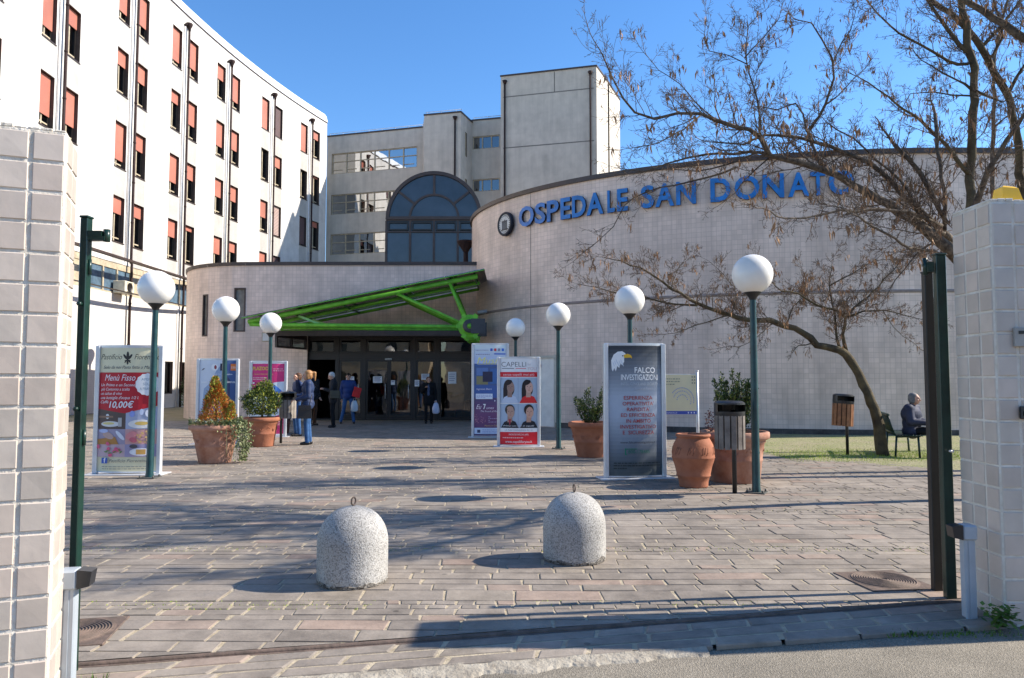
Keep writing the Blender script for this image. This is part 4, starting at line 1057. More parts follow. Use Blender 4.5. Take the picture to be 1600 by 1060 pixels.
def gate_post(x, y, w, d, z1, label, name='gate_post', m=None, bracket=None, rz=0):
    root = empty(name, (x, y, 0), rz, label, 'gate post')
    t = MB(); t.box((-w/2, -d/2, -.05), (w/2, d/2, z1), 0, .004); t.build('post', m or M_gategreen, root)
    t = MB(); t.box((-w/2-.004, -d/2-.004, z1), (w/2+.004, d/2+.004, z1+.012), 0, .003); t.build('cap', m or M_gategreen, root)
    if bracket: bracket(root)
    return root
def brk(root):
    t = MB(); t.box((.02,-.022,2.24), (.11,.022,2.262)); t.box((.02,-.025,2.262),(.095,.025,2.29)); t.tube([(.11,0,2.235),(.11,0,2.3)], .018, 8)
    t.build('latch', M_gategreen, root)
    for zz in (1.35, 1.9): t = MB(); t.tube([(.0,-.03,zz),(.0,-.05,zz)], .012, 6); t.build('bolt', M_gategreen, root)
    t = MB()
    for zz in (2.1, 1.2): t.tube([(.024,0,zz-.04),(.024,0,zz+.04)], .01, 8)
    t.build('hinge', M_gategreen, root)
x_ = at(127, 600, 3.85).x
gate_post(x_, 3.85, .04, .05, 2.36, 'tall dark green gate post with latch arm beside the left pillar', bracket=brk)
def brk2(root):
    t = MB(); t.box((-.1,-.03,2.26), (-.055,.03,2.33)); t.tube([(-.1,0,2.24),(-.1,0,2.36)], .016, 8); t.box((-.12,-.01,2.3),(-.1,.01,2.32)); t.build('latch', M_gategreen, root)
    t = MB(); t.box((.012,-.052,1.0),(.03,-.05,1.02)); t.tube([(.0,-.05,1.01),(.0,-.07,1.01)], .008, 6); t.build('lock', M_alu, root)
x_ = at(1477, 700, 5.12).x
gate_post(x_, 5.12, .07, .05, 2.38, 'dark green gate post between black gate edge and right pillar', bracket=brk2)
def brk3(root):
    t = MB(); t.box((.032,-.022,.05),(.04,-.018,2.1)); t.build('seal_strip', M_alu, root)
x_ = at(1457, 700, 5.3).x
gate_post(x_, 5.3, .062, .05, 2.28, 'black end post of the sliding gate beside the green gate post', m=M_black, bracket=brk3, name='gate_end_post')

def photocell(x, y, rz, label, flip):
    root = empty('photocell_stand', (x, y, 0), rz, label, 'photocell stand', 'grey photocell stands')
    t = MB(); t.box((-.035,-.03,-.03), (.035,.03,.49), 0, .006); t.box((-.01,-.034,-.03),(.01,-.03,.49)); t.build('column', M_grey, root)
    t = MB(); t.box((-.045,-.045,.485), (.045,.045,.58), 0, .01); t.build('head', M_grey, root)
    t = MB(); s = -1 if flip else 1; t.add([(s*.046,-.045,.488),(s*.10,-.04,.50),(s*.11,-.04,.57),(s*.046,-.045,.58),(s*.046,.045,.488),(s*.10,.04,.50),(s*.11,.04,.57),(s*.046,.045,.58)], [(0,1,2,3),(4,5,6,7),(0,1,5,4),(1,2,6,5),(2,3,7,6)]); t.build('sensor_hood', M_blackpl, root)
photocell(at(109, 900, 3.62).x, 3.62, R(12), 'pale grey photocell stand at the foot of the left pillar', False)
photocell(at(1513, 900, 4.72).x, 4.72, R(-3), 'blue grey photocell stand with black hood at the right pillar', True)

# ------------------------------------------------------------------ bollards
def bollard(x, y, rz, s, label, seed, ringrot):
    root = empty('concrete_bollard', (x, y, 0), rz, label, 'bollard', 'domed concrete bollards')
    r0 = .262*s; hc = .285*s; prof = []
    prof.append((r0*.93, -.01)); prof.append((r0*.985, .02)); prof.append((r0, .06))
    prof += [(r0, z) for z in (.12*s, .2*s, hc*.9)]
    for k in range(0, 15):
        a = R(90*k/14); prof.append((r0*math.cos(a)**.92 if k < 14 else .0001, hc+ (r0*1.03)*math.sin(a)))
    t = MB(); t.lathe(prof, 64, wob=.012)
    b_ = t.build('body', M_boll, root)
    t = MB(); rr_ = random.Random(seed); n_ = 90
    # chipped bottom edge
    lo_, hi_, vs, fs = [], [], [], []
    for k in range(n_):
        a = 2*math.pi*k/n_; hgt = .018+.05*max(0, mnoise.noise(Vector((math.cos(a)*2.2, math.sin(a)*2.2, seed))))+rr_.uniform(0, .008)
        for rr2, zz2 in ((r0*.94, -.01), (r0*1.0-.004, .008), (r0*1.004, hgt), (r0*.985, hgt+.004)): vs.append((rr2*math.cos(a), rr2*math.sin(a), zz2))
    for k in range(n_):
        k2 = (k+1) % n_
        for q in range(3): fs.append((k*4+q, k2*4+q, k2*4+q+1, k*4+q+1))
    t.add(vs, fs); t.build('chipped_foot', M_brokenc, b_)
    t = MB(); zt_ = hc+r0*1.03; ring = [Vector((math.cos(a)*.026*math.cos(ringrot), math.cos(a)*.026*math.sin(ringrot), zt_+.035+math.sin(a)*.028)) for a in [2*math.pi*k/16 for k in range(17)]]
    t.tube(ring, .0065, 6, cap=False); t.tube([(0,0,zt_-.02),(0,0,zt_+.012)], .009, 6); t.build('lifting_ring', M_rust, root)
    return root
bollard(at(551, 900, 5.55).x, 5.55, 0, 1.0, 'domed grey concrete bollard nearer the camera with a twisted lifting ring', 1, R(65))
bollard(at(898, 860, 6.2).x, 6.22, R(100), 1.0, 'domed concrete bollard farther away right of centre with a round lifting ring', 5, R(5))

# ------------------------------------------------------------------ globe lamps
def make_lamp():
    root = empty('street_lamp', (0,0,0), 0, 'x', 'street lamp', 'white globe lamps on teal posts')
    t = MB(); t.lathe([(.06,0),(.06,.05),(.055,.08),(.05,1.3),(.043,2.55),(.043,2.6)], 16); t.build('post', M_lampgreen, root)
    t = MB(); t.box((-.13,-.13,0), (.13,.13,.014), 0, .003)
    for sx in (-1,1):
        for sy in (-1,1): t.tube([(sx*.1,sy*.1,.01),(sx*.1,sy*.1,.045)], .012, 6)
    t.build('base_plate', mat('base_iron', (.08,.08,.07), .6, .4, var=.3), root)
    t = MB(); t.lathe([(.044,2.58),(.05,2.6),(.06,2.62),(.1,2.665),(.115,2.675),(.115,2.69),(.0,2.69)], 20); t.build('collar', M_black, root)
    t = MB(); t.sphere((0,0,2.93), .27, 0, 40); t.build('globe', M_globe, root)
    return root
lamp0 = make_lamp()
LS_ = [(237, 11.3, 'teal lamp post with white globe just in front of the pasta restaurant sign'),
       (350, 14.8, 'globe lamp rising behind the orange conifer planter at left'),
       (421, 18.4, 'small globe lamp behind the round green bush, left of the entrance'),
       (805.5, 20.0, 'farthest globe lamp, its post hidden behind the hair advert'),
       (872.5, 16.0, 'globe lamp standing free between hair advert and terracotta shrub planter'),
       (985, 13.05, 'globe lamp rising right behind the grey detective agency sign'),
       (1179, 9.83, 'largest nearest globe lamp beside the terracotta pots on the right')]
for i, (px, Y, lab) in enumerate(LS_):
    o = lamp0 if i == 0 else copy_tree(lamp0)
    o.location = (gx(px, Y), Y, 0); o.rotation_euler = (0, 0, i*.7); o['label'] = lab
LAMP1 = lamp0; lamp0.rotation_euler = (0, R(.5), 0)
# dark lamps with flat caps
def dark_lamp(px, Y, z0, z1, label):
    root = empty('dark_lamp', (gx(px, Y), Y, z0), 0, label, 'lamp', 'dark flat capped lamps'); h = z1-z0
    t = MB(); t.lathe([(.13,0),(.13,.3),(.1,.34),(.095,h-.5),(.1,h-.45)], 12); t.build('post', M_pipe, root)
    t = MB(); t.lathe([(.1,h-.46),(.16,h-.36),(.34,h-.1),(.36,h-.02),(.36,h),(0,h)], 20); t.build('cap', M_pipe, root)
dark_lamp(298, 33.2, 0, 5.78, 'tall dark post with flat funnel cap between white wing and entrance block')
o_ = dark_lamp(727, 30, EH-.12, 7.25, 'short dark lamp on the entrance block roof before the arched window')

# ------------------------------------------------------------------ advertising totems
class Face:
    def __init__(s, w, h, sag): s.w, s.h, s.sag = w, h, sag; s.bm = bmesh.new(); s.mats = []; s.layer = 0
    def mi(s, c):
        m = flat(tuple(min(.88, x*1.28) for x in c))
        if m not in s.mats: s.mats.append(m)
        return s.mats.index(m)
    def poly(s, pts, c):
        s.layer += 1; z = s.layer*.0004
        vs = [s.bm.verts.new((p[0], z, p[1])) for p in pts]
        try: f = s.bm.faces.new(vs); f.material_index = s.mi(c)
        except ValueError: pass
    def rect(s, u0, v0, u1, v1, c): s.poly([(u0,v0),(u1,v0),(u1,v1),(u0,v1)], c)
    def ell(s, u, v, a, b, c, rot=0, n=20):
        cr, sr = math.cos(rot), math.sin(rot)
        s.poly([(u+a*math.cos(t)*cr-b*math.sin(t)*sr, v+a*math.cos(t)*sr+b*math.sin(t)*cr) for t in [2*math.pi*k/n for k in range(n)]], c)
    def text(s, st, u, v, h, c, wmax=None, align='c', bold=0.0, shear=0.0):
        vs, fs = text_geo(st, bold, 0.0, shear)
        if not vs: return
        x0 = min(p.x for p in vs); x1 = max(p.x for p in vs); k = h/.7; W = (x1-x0)*k; kx = k
        if wmax: kx = k*wmax/W; W = wmax
        off = u-W/2 if align == 'c' else u
        s.layer += 1; z = s.layer*.0004; mi = s.mi(c)
        bv = [s.bm.verts.new((off+(p.x-x0)*kx, z, v+p.y*k)) for p in vs]
        for ff, _ in fs:
            try: f = s.bm.faces.new([bv[i] for i in ff]); f.material_index = mi
            except ValueError: pass
    def lines(s, u0, u1, v0, v1, n, c, rnd_=None):
        rr_ = random.Random(int((u0+v0)*1000)); h = (v1-v0)/n
        for i in range(n):
            u = u0
            while u < u1-.02:
                w = rr_.uniform(.02, .07)*(s.w); e = min(u+w, u1); s.rect(u, v0+i*h+h*.25, e, v0+i*h+h*.65, c); u = e+.012
                if rr_.random() < .06: break
    def finish(s, parent, name='printed_panel'):
        bm = s.bm; n = 16
        for k in range(1, n):
            u = -s.w/2+s.w*k/n
            bmesh.ops.bisect_plane(bm, geom=bm.verts[:]+bm.edges[:]+bm.faces[:], plane_co=(u,0,0), plane_no=(1,0,0))
        for v in bm.verts:
            lay = v.co.y; u = v.co.x; v.co.y = -(s.sag*(1-(2*u/s.w)**2)) - lay
        for f in bm.faces: f.normal_update()
        for f in bm.faces:
            if f.normal.y > 0: f.normal_flip()
        me = bpy.data.meshes.new(name); bm.to_mesh(me); bm.free()
        for m in s.mats: me.materials.append(m)
        o = bpy.data.objects.new(name, me); col.objects.link(o); o.parent = parent; return o
def totem(px, Y, w, H, rz, label, art, sag=.085, name='advertising_totem', z0=.03):
    root = empty(name, (gx(px, Y), Y, 0), rz, label, 'advert sign')
    t = MB(); t.box((-w/2-.09,-.19,-.005), (w/2+.09,.19,.014), 0, .004); t.build('base_plate', M_alu, root)
    hw = w/2-.045; n = 16
    t = MB()
    fr_ = [(-hw+2*hw*k/n) for k in range(n+1)]
    ff = [(u, -sag*(1-(u/hw)**2)) for u in fr_]; bk = [(u, sag*(1-(u/hw)**2)) for u in fr_[::-1]]
    ring = ff+bk[1:-1]; N_ = len(ring)
    t.add([(u, d, z0) for u, d in ring]+[(u, d, H-.03) for u, d in ring], [tuple(range(N_-1,-1,-1)), tuple(range(N_, 2*N_))]+[(i, (i+1) % N_, (i+1) % N_+N_, i+N_) for i in range(N_)])
    t.build('cabinet', M_signwhite, root)
    for s in (-1, 1):
        t = MB(); t.tube([(s*(w/2-.03),0,.014),(s*(w/2-.03),0,H)], .034, 12); t.box((s*(w/2-.03)-.034,-.045,.014),(s*(w/2-.03)+.034,.045,H-.001), 0, .008); t.build('side_post', M_alu, root)
    t = MB(); ring2 = [(u*1.07, d*1.12) for u, d in ring]
    t.add([(u, d, H-.03) for u, d in ring2]+[(u, d, H+.008) for u, d in ring2], [tuple(range(N_-1,-1,-1)), tuple(range(N_, 2*N_))]+[(i, (i+1) % N_, (i+1) % N_+N_, i+N_) for i in range(N_)]); t.build('top_cap', M_alu, root)
    F_ = Face(2*hw, H, sag+.001); art(F_, hw, H); F_.finish(root)
    return root
def art_pasta(f, a, H):
    cream = (.62,.57,.38); dk = (.04,.035,.03); red = (.42,.02,.03); wh = (.8,.8,.8)
    f.rect(-a, .05, a, H-.04, cream)
    f.text('Pastificio', -.27, 1.83, .085, dk, .36, shear=.35); f.text('Fiorentino', .29, 1.83, .085, dk, .37, shear=.35)
    for du, dv, aa, bb, ro in ((0,1.88,.022,.075,0),(-.04,1.87,.018,.05,.6),(.04,1.87,.018,.05,-.6),(0,1.81,.05,.012,0),(0,1.78,.015,.035,0),(-.03,1.795,.01,.028,-.7),(.03,1.795,.01,.028,.7)): f.ell(du, dv, aa, bb, dk, ro)
    f.text('Solo da noi Pasta fatta a Mano', 0, 1.68, .05, (.08,.08,.1), .8, shear=.35)
    f.poly([(-a+.02, 1.62), (-a+.02, 1.04), (-.02, .97), (a-.02, 1.09), (a-.02, 1.62)][::-1], red)
    f.text('Menù Fisso', -.12, 1.49, .1, wh, .5, shear=.3)
    for i, s_ in enumerate(('Un Primo e un Secondo', 'più Contorno a scelta', 'un calice di vino', "una bottiglia d'acqua 1/2 l.", 'Caffè')): f.text(s_, -a+.05, 1.4-i*.068, .045, wh, (.6, .48, .36, .62, .14)[i], 'l', shear=.3)
    n = 28; f.poly([(.31+(.17+.012*(k % 2))*math.cos(2*math.pi*k/n), 1.43+(.17+.012*(k % 2))*math.sin(2*math.pi*k/n)) for k in range(n)], wh)
    for i, s_ in enumerate(('APERTI', 'SOLO', 'A PRANZO')): f.text(s_, .31, 1.49-i*.075, .042, (.2,.28,.34), (.18,.13,.22)[i])
    # food photographs, simple generic shapes
    rows = [(.72,.97),(.48,.72),(.28,.48)]
    cb = [[(.1,.07,.06),(.36,.38,.48)],[(.30,.26,.34),(.55,.30,.28)],[(.45,.33,.36),(.3,.26,.38)]]
    for r_, (v0, v1) in enumerate(rows):
        f.rect(-a+.02, v0, -.0, v1+(.0 if r_ else .08) , cb[r_][0]); f.rect(0, v0, a-.02, v1+(.0 if r_ else .1), cb[r_][1])
    f.poly([(-a+.02,1.04),(-a+.02,1.12),(a-.02,1.12),(a-.02,1.09),(-.02,.97)], red)
    f.text('10,00€', -.08, 1.06, .1, wh, .4, shear=.2, bold=.015)
    f.ell(-.25,.80,.16,.045,(.6,.58,.55)); f.ell(-.28,.81,.1,.02,(.6,.5,.2)); f.rect(-.12,.76,-.06,.9,(.4,.38,.36)); f.ell(-.3,.92,.03,.04,(.6,.6,.6)); f.rect(-.45,.9,-.2,.93,(.25,.15,.1))
    f.ell(.24,.80,.2,.07,(.66,.63,.6)); f.ell(.24,.81,.1,.03,(.62,.42,.12)); f.ell(.1,.96,.04,.05,(.25,.3,.6)); f.ell(.34,.97,.05,.06,(.62,.63,.7)); f.ell(.24,.99,.03,.05,(.5,.55,.75))
    f.poly([(-a+.02,.48),(-.1,.48),(-.16,.60),(-a+.02,.56)], (.38,.18,.05)); f.ell(-.28,.62,.1,.05,(.45,.3,.26),-.4); f.ell(-.08,.62,.1,.03,(.6,.6,.65),-.8); f.ell(-.36,.69,.08,.03,(.4,.45,.65))
    rr_ = random.Random(4)
    for k in range(26): f.ell(rr_.uniform(.18,.43), rr_.uniform(.5,.7), .018, .013, (.6,.4,.16), rr_.uniform(0,3), 8)
    f.ell(.1,.62,.09,.06,(.6,.22,.22),.5); f.ell(.13,.55,.06,.04,(.5,.12,.15),-.3)
    for k in range(7): f.ell(-.2+rr_.gauss(0,.12), .4+rr_.gauss(0,.035), .035, .028, (.6,.1,.18), rr_.uniform(0,3), 9)
    for k in range(6): f.ell(-.2+rr_.gauss(0,.14), .36+rr_.gauss(0,.03), .03, .01, (.1,.2,.06), rr_.uniform(0,3), 8)
    f.ell(.25,.36,.17,.06,(.62,.62,.64)); f.rect(.18,.32,.32,.4,(.5,.28,.08)); f.ell(.14,.45,.06,.03,(.08,.07,.08))
    f.rect(-.37,.18,-.27,.27,(.04,.09,.35)); f.text('f', -.315, .195, .075, wh, .035, bold=.03)
    f.text('Pastificio Fiorentino', .06, .2, .05, (.12,.11,.1), .6, shear=.35); f.lines(-.36,.38,.08,.15,2,(.28,.26,.2))
def head(f, u, v, s, skin, hair, shirt, long_=False, bald=False, bgc=None, rot=0):
    if long_:
        f.ell(u-.02*s, v-.02*s, .125*s, .19*s, hair, .1+rot); f.poly([(u-.15*s,v-.36*s),(u-.15*s,v-.02*s),(u-.05*s,v+.1*s),(u+.02*s,v-.1*s),(u-.0*s,v-.36*s)], hair)
    f.poly([(u-.2*s,v-.36*s),(u-.13*s,v-.23*s),(u+.0,v-.17*s),(u+.13*s,v-.22*s),(u+.2*s,v-.36*s)], shirt)
    f.poly([(u-.055*s,v-.23*s),(u-.05*s,v-.08*s),(u+.06*s,v-.08*s),(u+.05*s,v-.23*s)], tuple(x*.85 for x in skin))
    if not long_: f.ell(u, v+.05*s, .11*s, .12*s, hair)
    f.ell(u+.02*s, v-.01*s, .085*s, .125*s, skin, rot)
    if long_: f.ell(u-.03*s, v+.1*s, .09*s, .05*s, hair, .5)
    if bald: f.ell(u+.01*s, v+.08*s, .075*s, .05*s, skin)
    for d in (-.025, .05): f.ell(u+d*s, v+.015*s, .014*s, .007*s, (.08,.05,.05), n=8)
    f.ell(u+.015*s, v-.07*s, .026*s, .008*s, (.4,.12,.1), n=8); f.ell(u+.02*s, v-.02*s, .01*s, .028*s, tuple(x*.8 for x in skin), n=8)
def art_hair(f, a, H):
    wh = (.74,.76,.8); red = (.6,.02,.03); dk = (.05,.05,.06); bl = (.34,.42,.52)
    f.rect(-a, .04, a, H-.035, wh)
    f.text('CAPELLI', -.11, 1.80, .11, dk, .56, bold=-.01); f.rect(-.38,1.755,-.1,1.768,dk); f.rect(-.07,1.755,.17,1.768,red); f.text('for', .24, 1.83, .05, (.4,.4,.42), .08); f.text('YOU', .30, 1.72, .075, (.55,.42,.42), .2)
    f.rect(-a+.02,1.57,a-.02,1.68,red); f.text('senza capelli mai più', 0, 1.60, .05, (.75,.6,.6), .7)
    f.rect(-a+.02,.98,a-.02,1.55,bl); f.rect(-a+.02,.42,a-.02,.96,bl); f.rect(-.02,.42,0.0,1.55,(.28,.35,.45)); f.rect(-a+.02,.965,a-.02,.978,wh)
    head(f, -.2, 1.34, 1, (.3,.19,.15), (.03,.02,.02), (.45,.5,.6), long_=True); head(f, .22, 1.34, 1, (.55,.34,.27), (.025,.018,.018), (.6,.03,.03), long_=True)
    head(f, -.2, .78, 1, (.42,.26,.2), (.05,.04,.035), (.02,.02,.025), bald=True); head(f, .23, .78, 1, (.52,.3,.22), (.03,.02,.015), (.02,.022,.03))
    f.poly([(-.23,.62),(-.17,.62),(-.2,.46)], (.35,.05,.06)); f.text('Prima con noi di capelli', .0, .455, .03, wh, .7, shear=.3); f.rect(-a+.02,.33,a-.02,.42,wh); f.text('LA TUA CONSULENZA IN 1 H', 0, .355, .035, (.25,.28,.32), .62)
    f.rect(-a+.02,.05,a-.02,.33,red); f.text('MONTEVARCHI (AR)', 0, .255, .04, (.78,.6,.6), .44); f.lines(-.36,.36,.18,.23,1,(.7,.45,.45)); f.text('www.capelliforyou.it', 0, .09, .055, (.8,.7,.7), .6)
def art_falco(f, a, H):
    n = 34; top = (.035,.04,.048); mid = (.33,.37,.43); bot = (.06,.075,.08)
    for k in range(n):
        t = k/(n-1); v0 = .04+(H-.075)*k/n; v1 = .04+(H-.075)*(k+1)/n
        if t < .45: q = t/.45; c = tuple(bot[i]+(mid[i]-bot[i])*q**1.3 for i in range(3))
        elif t < .62: c = mid
        else: q = (t-.62)/.38; c = tuple(mid[i]+(top[i]-mid[i])*q**.8 for i in range(3))
        f.rect(-a, v0, a, v1, c)
    w1 = (.72,.74,.78); w2 = (.5,.54,.6)
    ES = lambda p: [(-.385+(u+.385)*.74, 1.63+(v-1.55)*.74) for u, v in p]
    f.poly(ES([(-.37,1.60),(-.38,1.78),(-.33,1.90),(-.25,1.96),(-.16,1.97),(-.1,1.93),(-.07,1.87),(-.12,1.82),(-.12,1.75),(-.16,1.68),(-.2,1.72),(-.22,1.62),(-.26,1.66),(-.29,1.55),(-.32,1.62),(-.35,1.55)][::-1]), w1)
    for k in range(7): (q,) = ES([(-.33+k*.03, 1.7+.03*(k % 3))]); f.ell(q[0], q[1], .006, .037, w2, .3, 8)
    f.poly(ES([(-.13,1.895),(-.05,1.915),(.02,1.89),(.045,1.84),(.03,1.815),(.015,1.84),(-.05,1.835),(-.12,1.83)][::-1]), (.65,.38,.03)); (q,) = ES([(-.15,1.875)]); f.ell(q[0], q[1], .011, .009, (.05,.04,.02))
    wh = (.8,.82,.84)
    f.text('FALCO', .14, 1.61, .085, wh, .34, bold=.012); f.text('INVESTIGAZIONI', .06, 1.50, .085, wh, .6, bold=.012)
    f.text('INTELLIGENCE AND SECURITY', .06, 1.42, .04, (.42,.46,.5), .6); f.text('Servizi al Fianco', .12, 1.355, .035, (.4,.43,.48), .3)
    red = (.33,.05,.05)
    for i, (s_, w_) in enumerate((('ESPERIENZA',.46),("OPERATIVITA'",.5),("RAPIDITA'",.37),('ED EFFICIENZA',.55),('IN AMBITO',.39),('INVESTIGATIVO',.57),('E  SICUREZZA',.5))): f.text(s_, .03, 1.2-i*.088, .056, red, w_, bold=.006)
    f.text('www.falcoinvestigazioni.it', .02, .535, .032, (.05,.05,.06), .56)
    g = (.02,.2,.1); f.rect(-.19,.36,-.175,.46,g); f.rect(-.19,.445,.0,.455,g); f.rect(-.19,.36,-.16,.37,g); f.text('800-178485', .03, .385, .05, (.03,.16,.1), .34)
    f.lines(-.36,.38,.14,.26,3,(.03,.04,.04))
def art_music(f, a, H):
    n = 24
    for k in range(n):
        t = k/(n-1); v0 = .04+(H-.075)*k/n; v1 = .04+(H-.075)*(k+1)/n
        c = (.10+.05*math.sin(t*9), .06, .14) if t < .42 else ((.05,.10,.28) if t < .82 else (.35+.2*(t-.82)*5, .42+.2*(t-.82)*5, .62))
        f.rect(-a, v0, a, v1, c)
    f.rect(-a+.02,1.36,a-.02,1.86,(.06,.1,.22)); f.rect(-a+.08,1.62,-.06,1.82,(.09,.16,.35)); f.rect(-a+.08,1.38,-.06,1.6,(.18,.17,.09)); f.rect(0,1.4,a-.06,1.8,(.05,.12,.3)); f.rect(-.2,1.45,.06,1.72,(.03,.03,.06))
    f.text('Music', -.02, 1.93, .17, (.62,.6,.2), .66, shear=.25); f.rect(-.34,1.905,.3,1.915,(.5,.5,.3))
    for i, c in enumerate(((.05,.1,.4),(.5,.03,.04),(.2,.22,.3),(.05,.15,.5))): f.rect(.0+i*.1,2.26,.06+i*.1,2.33,c)
    f.text('regione toscana', -.22, 2.27, .035, (.2,.2,.3), .34); f.rect(.1,2.17,.4,2.2,(.05,.12,.45)); f.lines(-.38,0,2.15,2.2,1,(.25,.25,.35))
    f.text('Ingresso libero', -.16, 1.24, .05, (.6,.6,.7), .4, shear=.2); f.rect(-.38,1.0,.06,1.14,(.55,.6,.72)); f.lines(-.36,.04,1.02,1.12,3,(.2,.25,.45))
    for k in range(3): f.ell(.12+k*.1,.955,.012,.02,(.7,.7,.75))
    f.text('Eu', -.3, .74, .12, (.7,.6,.66), .14, shear=.4); f.text('7', -.15, .74, .13, (.75,.75,.8), .07, bold=.03); f.text('unes', .0, .74, .07, (.6,.5,.6), .2, shear=.3)
    f.text('The Sound of Music', .0, .66, .045, (.65,.6,.66), .5, shear=.3); f.lines(-.05,.38,.38,.56,4,(.35,.28,.42))
    rr_ = random.Random(2)
    for k in range(26): f.ell(-.3+rr_.gauss(0,.07), .45+rr_.gauss(0,.06), .02, .006, (.45,.2,.26), rr_.uniform(0,3), 8)
    f.text('Musica in Corsia', .05, .29, .04, (.6,.4,.15), .4, shear=.2); f.rect(-a+.03,.09,a-.03,.25,(.5,.56,.7)); f.rect(-.34,.12,-.26,.2,(.05,.06,.12)); f.lines(-.2,.36,.1,.22,3,(.25,.3,.5))
def art_health(f, a, H):
    n = 20
    for k in range(n):
        t = k/(n-1); f.rect(-a, .04+(H-.075)*k/n, a, .04+(H-.075)*(k+1)/n, (.42+.12*t, .47+.1*t, .55+.07*t))
    f.rect(.12,.75,a,H-.04,(.06,.1,.22)); f.poly([(-.35,.8),(.12,.8),(.12,1.9),(-.02,1.7),(-.12,1.45),(-.3,1.3)], (.26,.33,.45)); f.poly([(.1,.8),(.3,.8),(.3,1.5),(.2,1.66),(.1,1.5)], (.04,.05,.1))
    f.poly([(-a,.56),(-a,.66),(0,.72),(a,.78),(a,.6),(0,.58)][::-1], (.65,.18,.05)); f.rect(-a,.04,a,.5,(.62,.64,.68)); f.poly([(-a,.5),(a,.5),(a,.6),(0,.6),(-a,.56)], (.6,.62,.66))
    f.ell(-.05,1.80,.09,.09,(.6,.6,.62)); f.ell(-.05,1.80,.075,.075,(.7,.7,.72)); f.ell(-.03,1.8,.03,.05,(.25,.05,.06)); f.text('E', .13, 1.73, .15, (.02,.02,.04), .1, bold=.05); f.rect(.2,1.73,.28,1.88,(.05,.07,.2)); f.rect(.31,1.72,.43,1.88,(.66,.17,.04)); f.text('EBI', .37, 1.77, .05, (.7,.5,.4), .09)
    f.text('Sanità Integrativa', .1, 1.62, .035, (.6,.62,.66), .5); f.text('Salute, Prevenzione, Assistenza.', .02, 1.43, .055, (.75,.76,.8), .8, bold=.004)
    f.poly([(-.38,1.72),(-.33,1.74),(-.28,1.78),(-.33,1.77)], (.05,.05,.07)); f.lines(-.1,.38,.3,.38,2,(.3,.33,.4)); f.lines(-.38,-.1,.1,.2,2,(.6,.2,.2))
def art_pink(f, a, H):
    pk = (.55,.04,.16); f.rect(-a,.04,a,H-.035,(.7,.66,.66)); f.rect(-a+.03,.08,a-.03,H-.07,pk)
    f.poly([(-a+.03,.95),(-.3,1.2),(-.05,1.36),(.2,1.44),(a-.03,1.46),(a-.03,.62),(.25,.56),(.05,.5),(-.1,.3),(-a+.03,.2)][::-1], (.55,.62,.72)); f.ell(.12,1.0,.3,.22,(.66,.7,.76),.4)
    f.poly([(.1,1.3),(.2,1.34),(.36,1.2),(.4,1.0),(.34,.82),(.22,.7),(.18,.76),(.26,.86),(.3,1.0),(.26,1.14)][::-1], (.5,.06,.1)); f.poly([(.08,1.28),(.2,1.36),(.36,1.22),(.3,1.14),(.2,1.2)][::-1], (.08,.22,.6))
    f.text('PLAZOOO', -.15, 1.76, .09, (.6,.5,.05), .52, bold=.02); f.lines(.14,.4,1.72,1.82,2,(.7,.35,.4)); f.text('Centro Odontoiatrico', -.12, 1.64, .035, (.7,.5,.15), .52); f.lines(-.4,.0,1.5,1.58,2,(.7,.5,.5)); f.rect(-.4,1.4,-.35,1.44,(.75,.7,.7)); f.lines(.05,.4,.3,.55,6,(.7,.4,.42))
totem(202, 11.75, 1.06, 2.05, R(2), 'cream and red pasta restaurant advert with fixed menu price, far left', art_pasta)
totem(340, 17.3, .98, 2.0, R(2), 'pale blue health insurance advert behind the orange conifer planter', art_health)
totem(419, 19.4, .98, 2.0, R(3), 'pink dental advert behind the round green bush near the entrance', art_pink)
totem(766, 19.3, .98, 2.46, R(2), 'tall dark blue music festival advert at the right end of the doors', art_music)
totem(810.5, 16.6, .97, 2.02, R(-2), 'white and red hair clinic advert with four portraits', art_hair)
totem(991.5, 11.3, .98, 2.06, R(9), 'grey detective agency advert with white eagle head, largest sign right of centre', art_falco)
# site map board
Ym = 12.2
mp = empty('map_board', (gx(1062, Ym), Ym, 0), R(4), 'cream site map board with blue strip behind the detective advert', 'map board')
for s in (-.3, .3):
    t = MB(); t.tube([(s,0,0),(s,0,1.64)], .025, 10); t.tube([(s,0,1.64),(s,0,1.655)], .03, 10); t.build('post', M_alu, mp)
t = MB(); t.box((-.29,-.015,.92), (.29,.015,1.6), 0, .004); t.build('board', M_alu, mp)
F_ = Face(.57, 2, .0165); F_.sag = 0
F_.rect(-.28,.985,.28,1.59,(.66,.575,.36)); F_.rect(-.28,.93,.28,.985,(.06,.09,.35))
for i in range(3): F_.lines(-.26,.0,1.5-i*.045,1.54-i*.045,1,(.3,.28,.2)); F_.rect(.2,1.54-i*.05,.22,1.56-i*.05,(.2,.18,.14)); F_.rect(.24,1.54-i*.05,.26,1.56-i*.05,(.2,.18,.14))
for rr_, a0, a1, n_ in ((.2, -10, 150, 20), (.15, -20, 170, 16), (.09, 10, 190, 9)):
    for k in range(n_):
        a = R(a0+(a1-a0)*k/n_); F_.ell(.03+rr_*math.cos(a), 1.16+rr_*math.sin(a)*1.05, .013, .006, (.2,.24,.5), a+1.57, 6)
F_.text('OSPEDALE', -.16, .945, .022, (.6,.62,.7), .2); 
for k in range(3): F_.rect(.12+k*.05,.945,.14+k*.05,.97,(.6,.62,.7))
o = F_.finish(mp, 'map_print'); o.location = (0, -.017, 0)

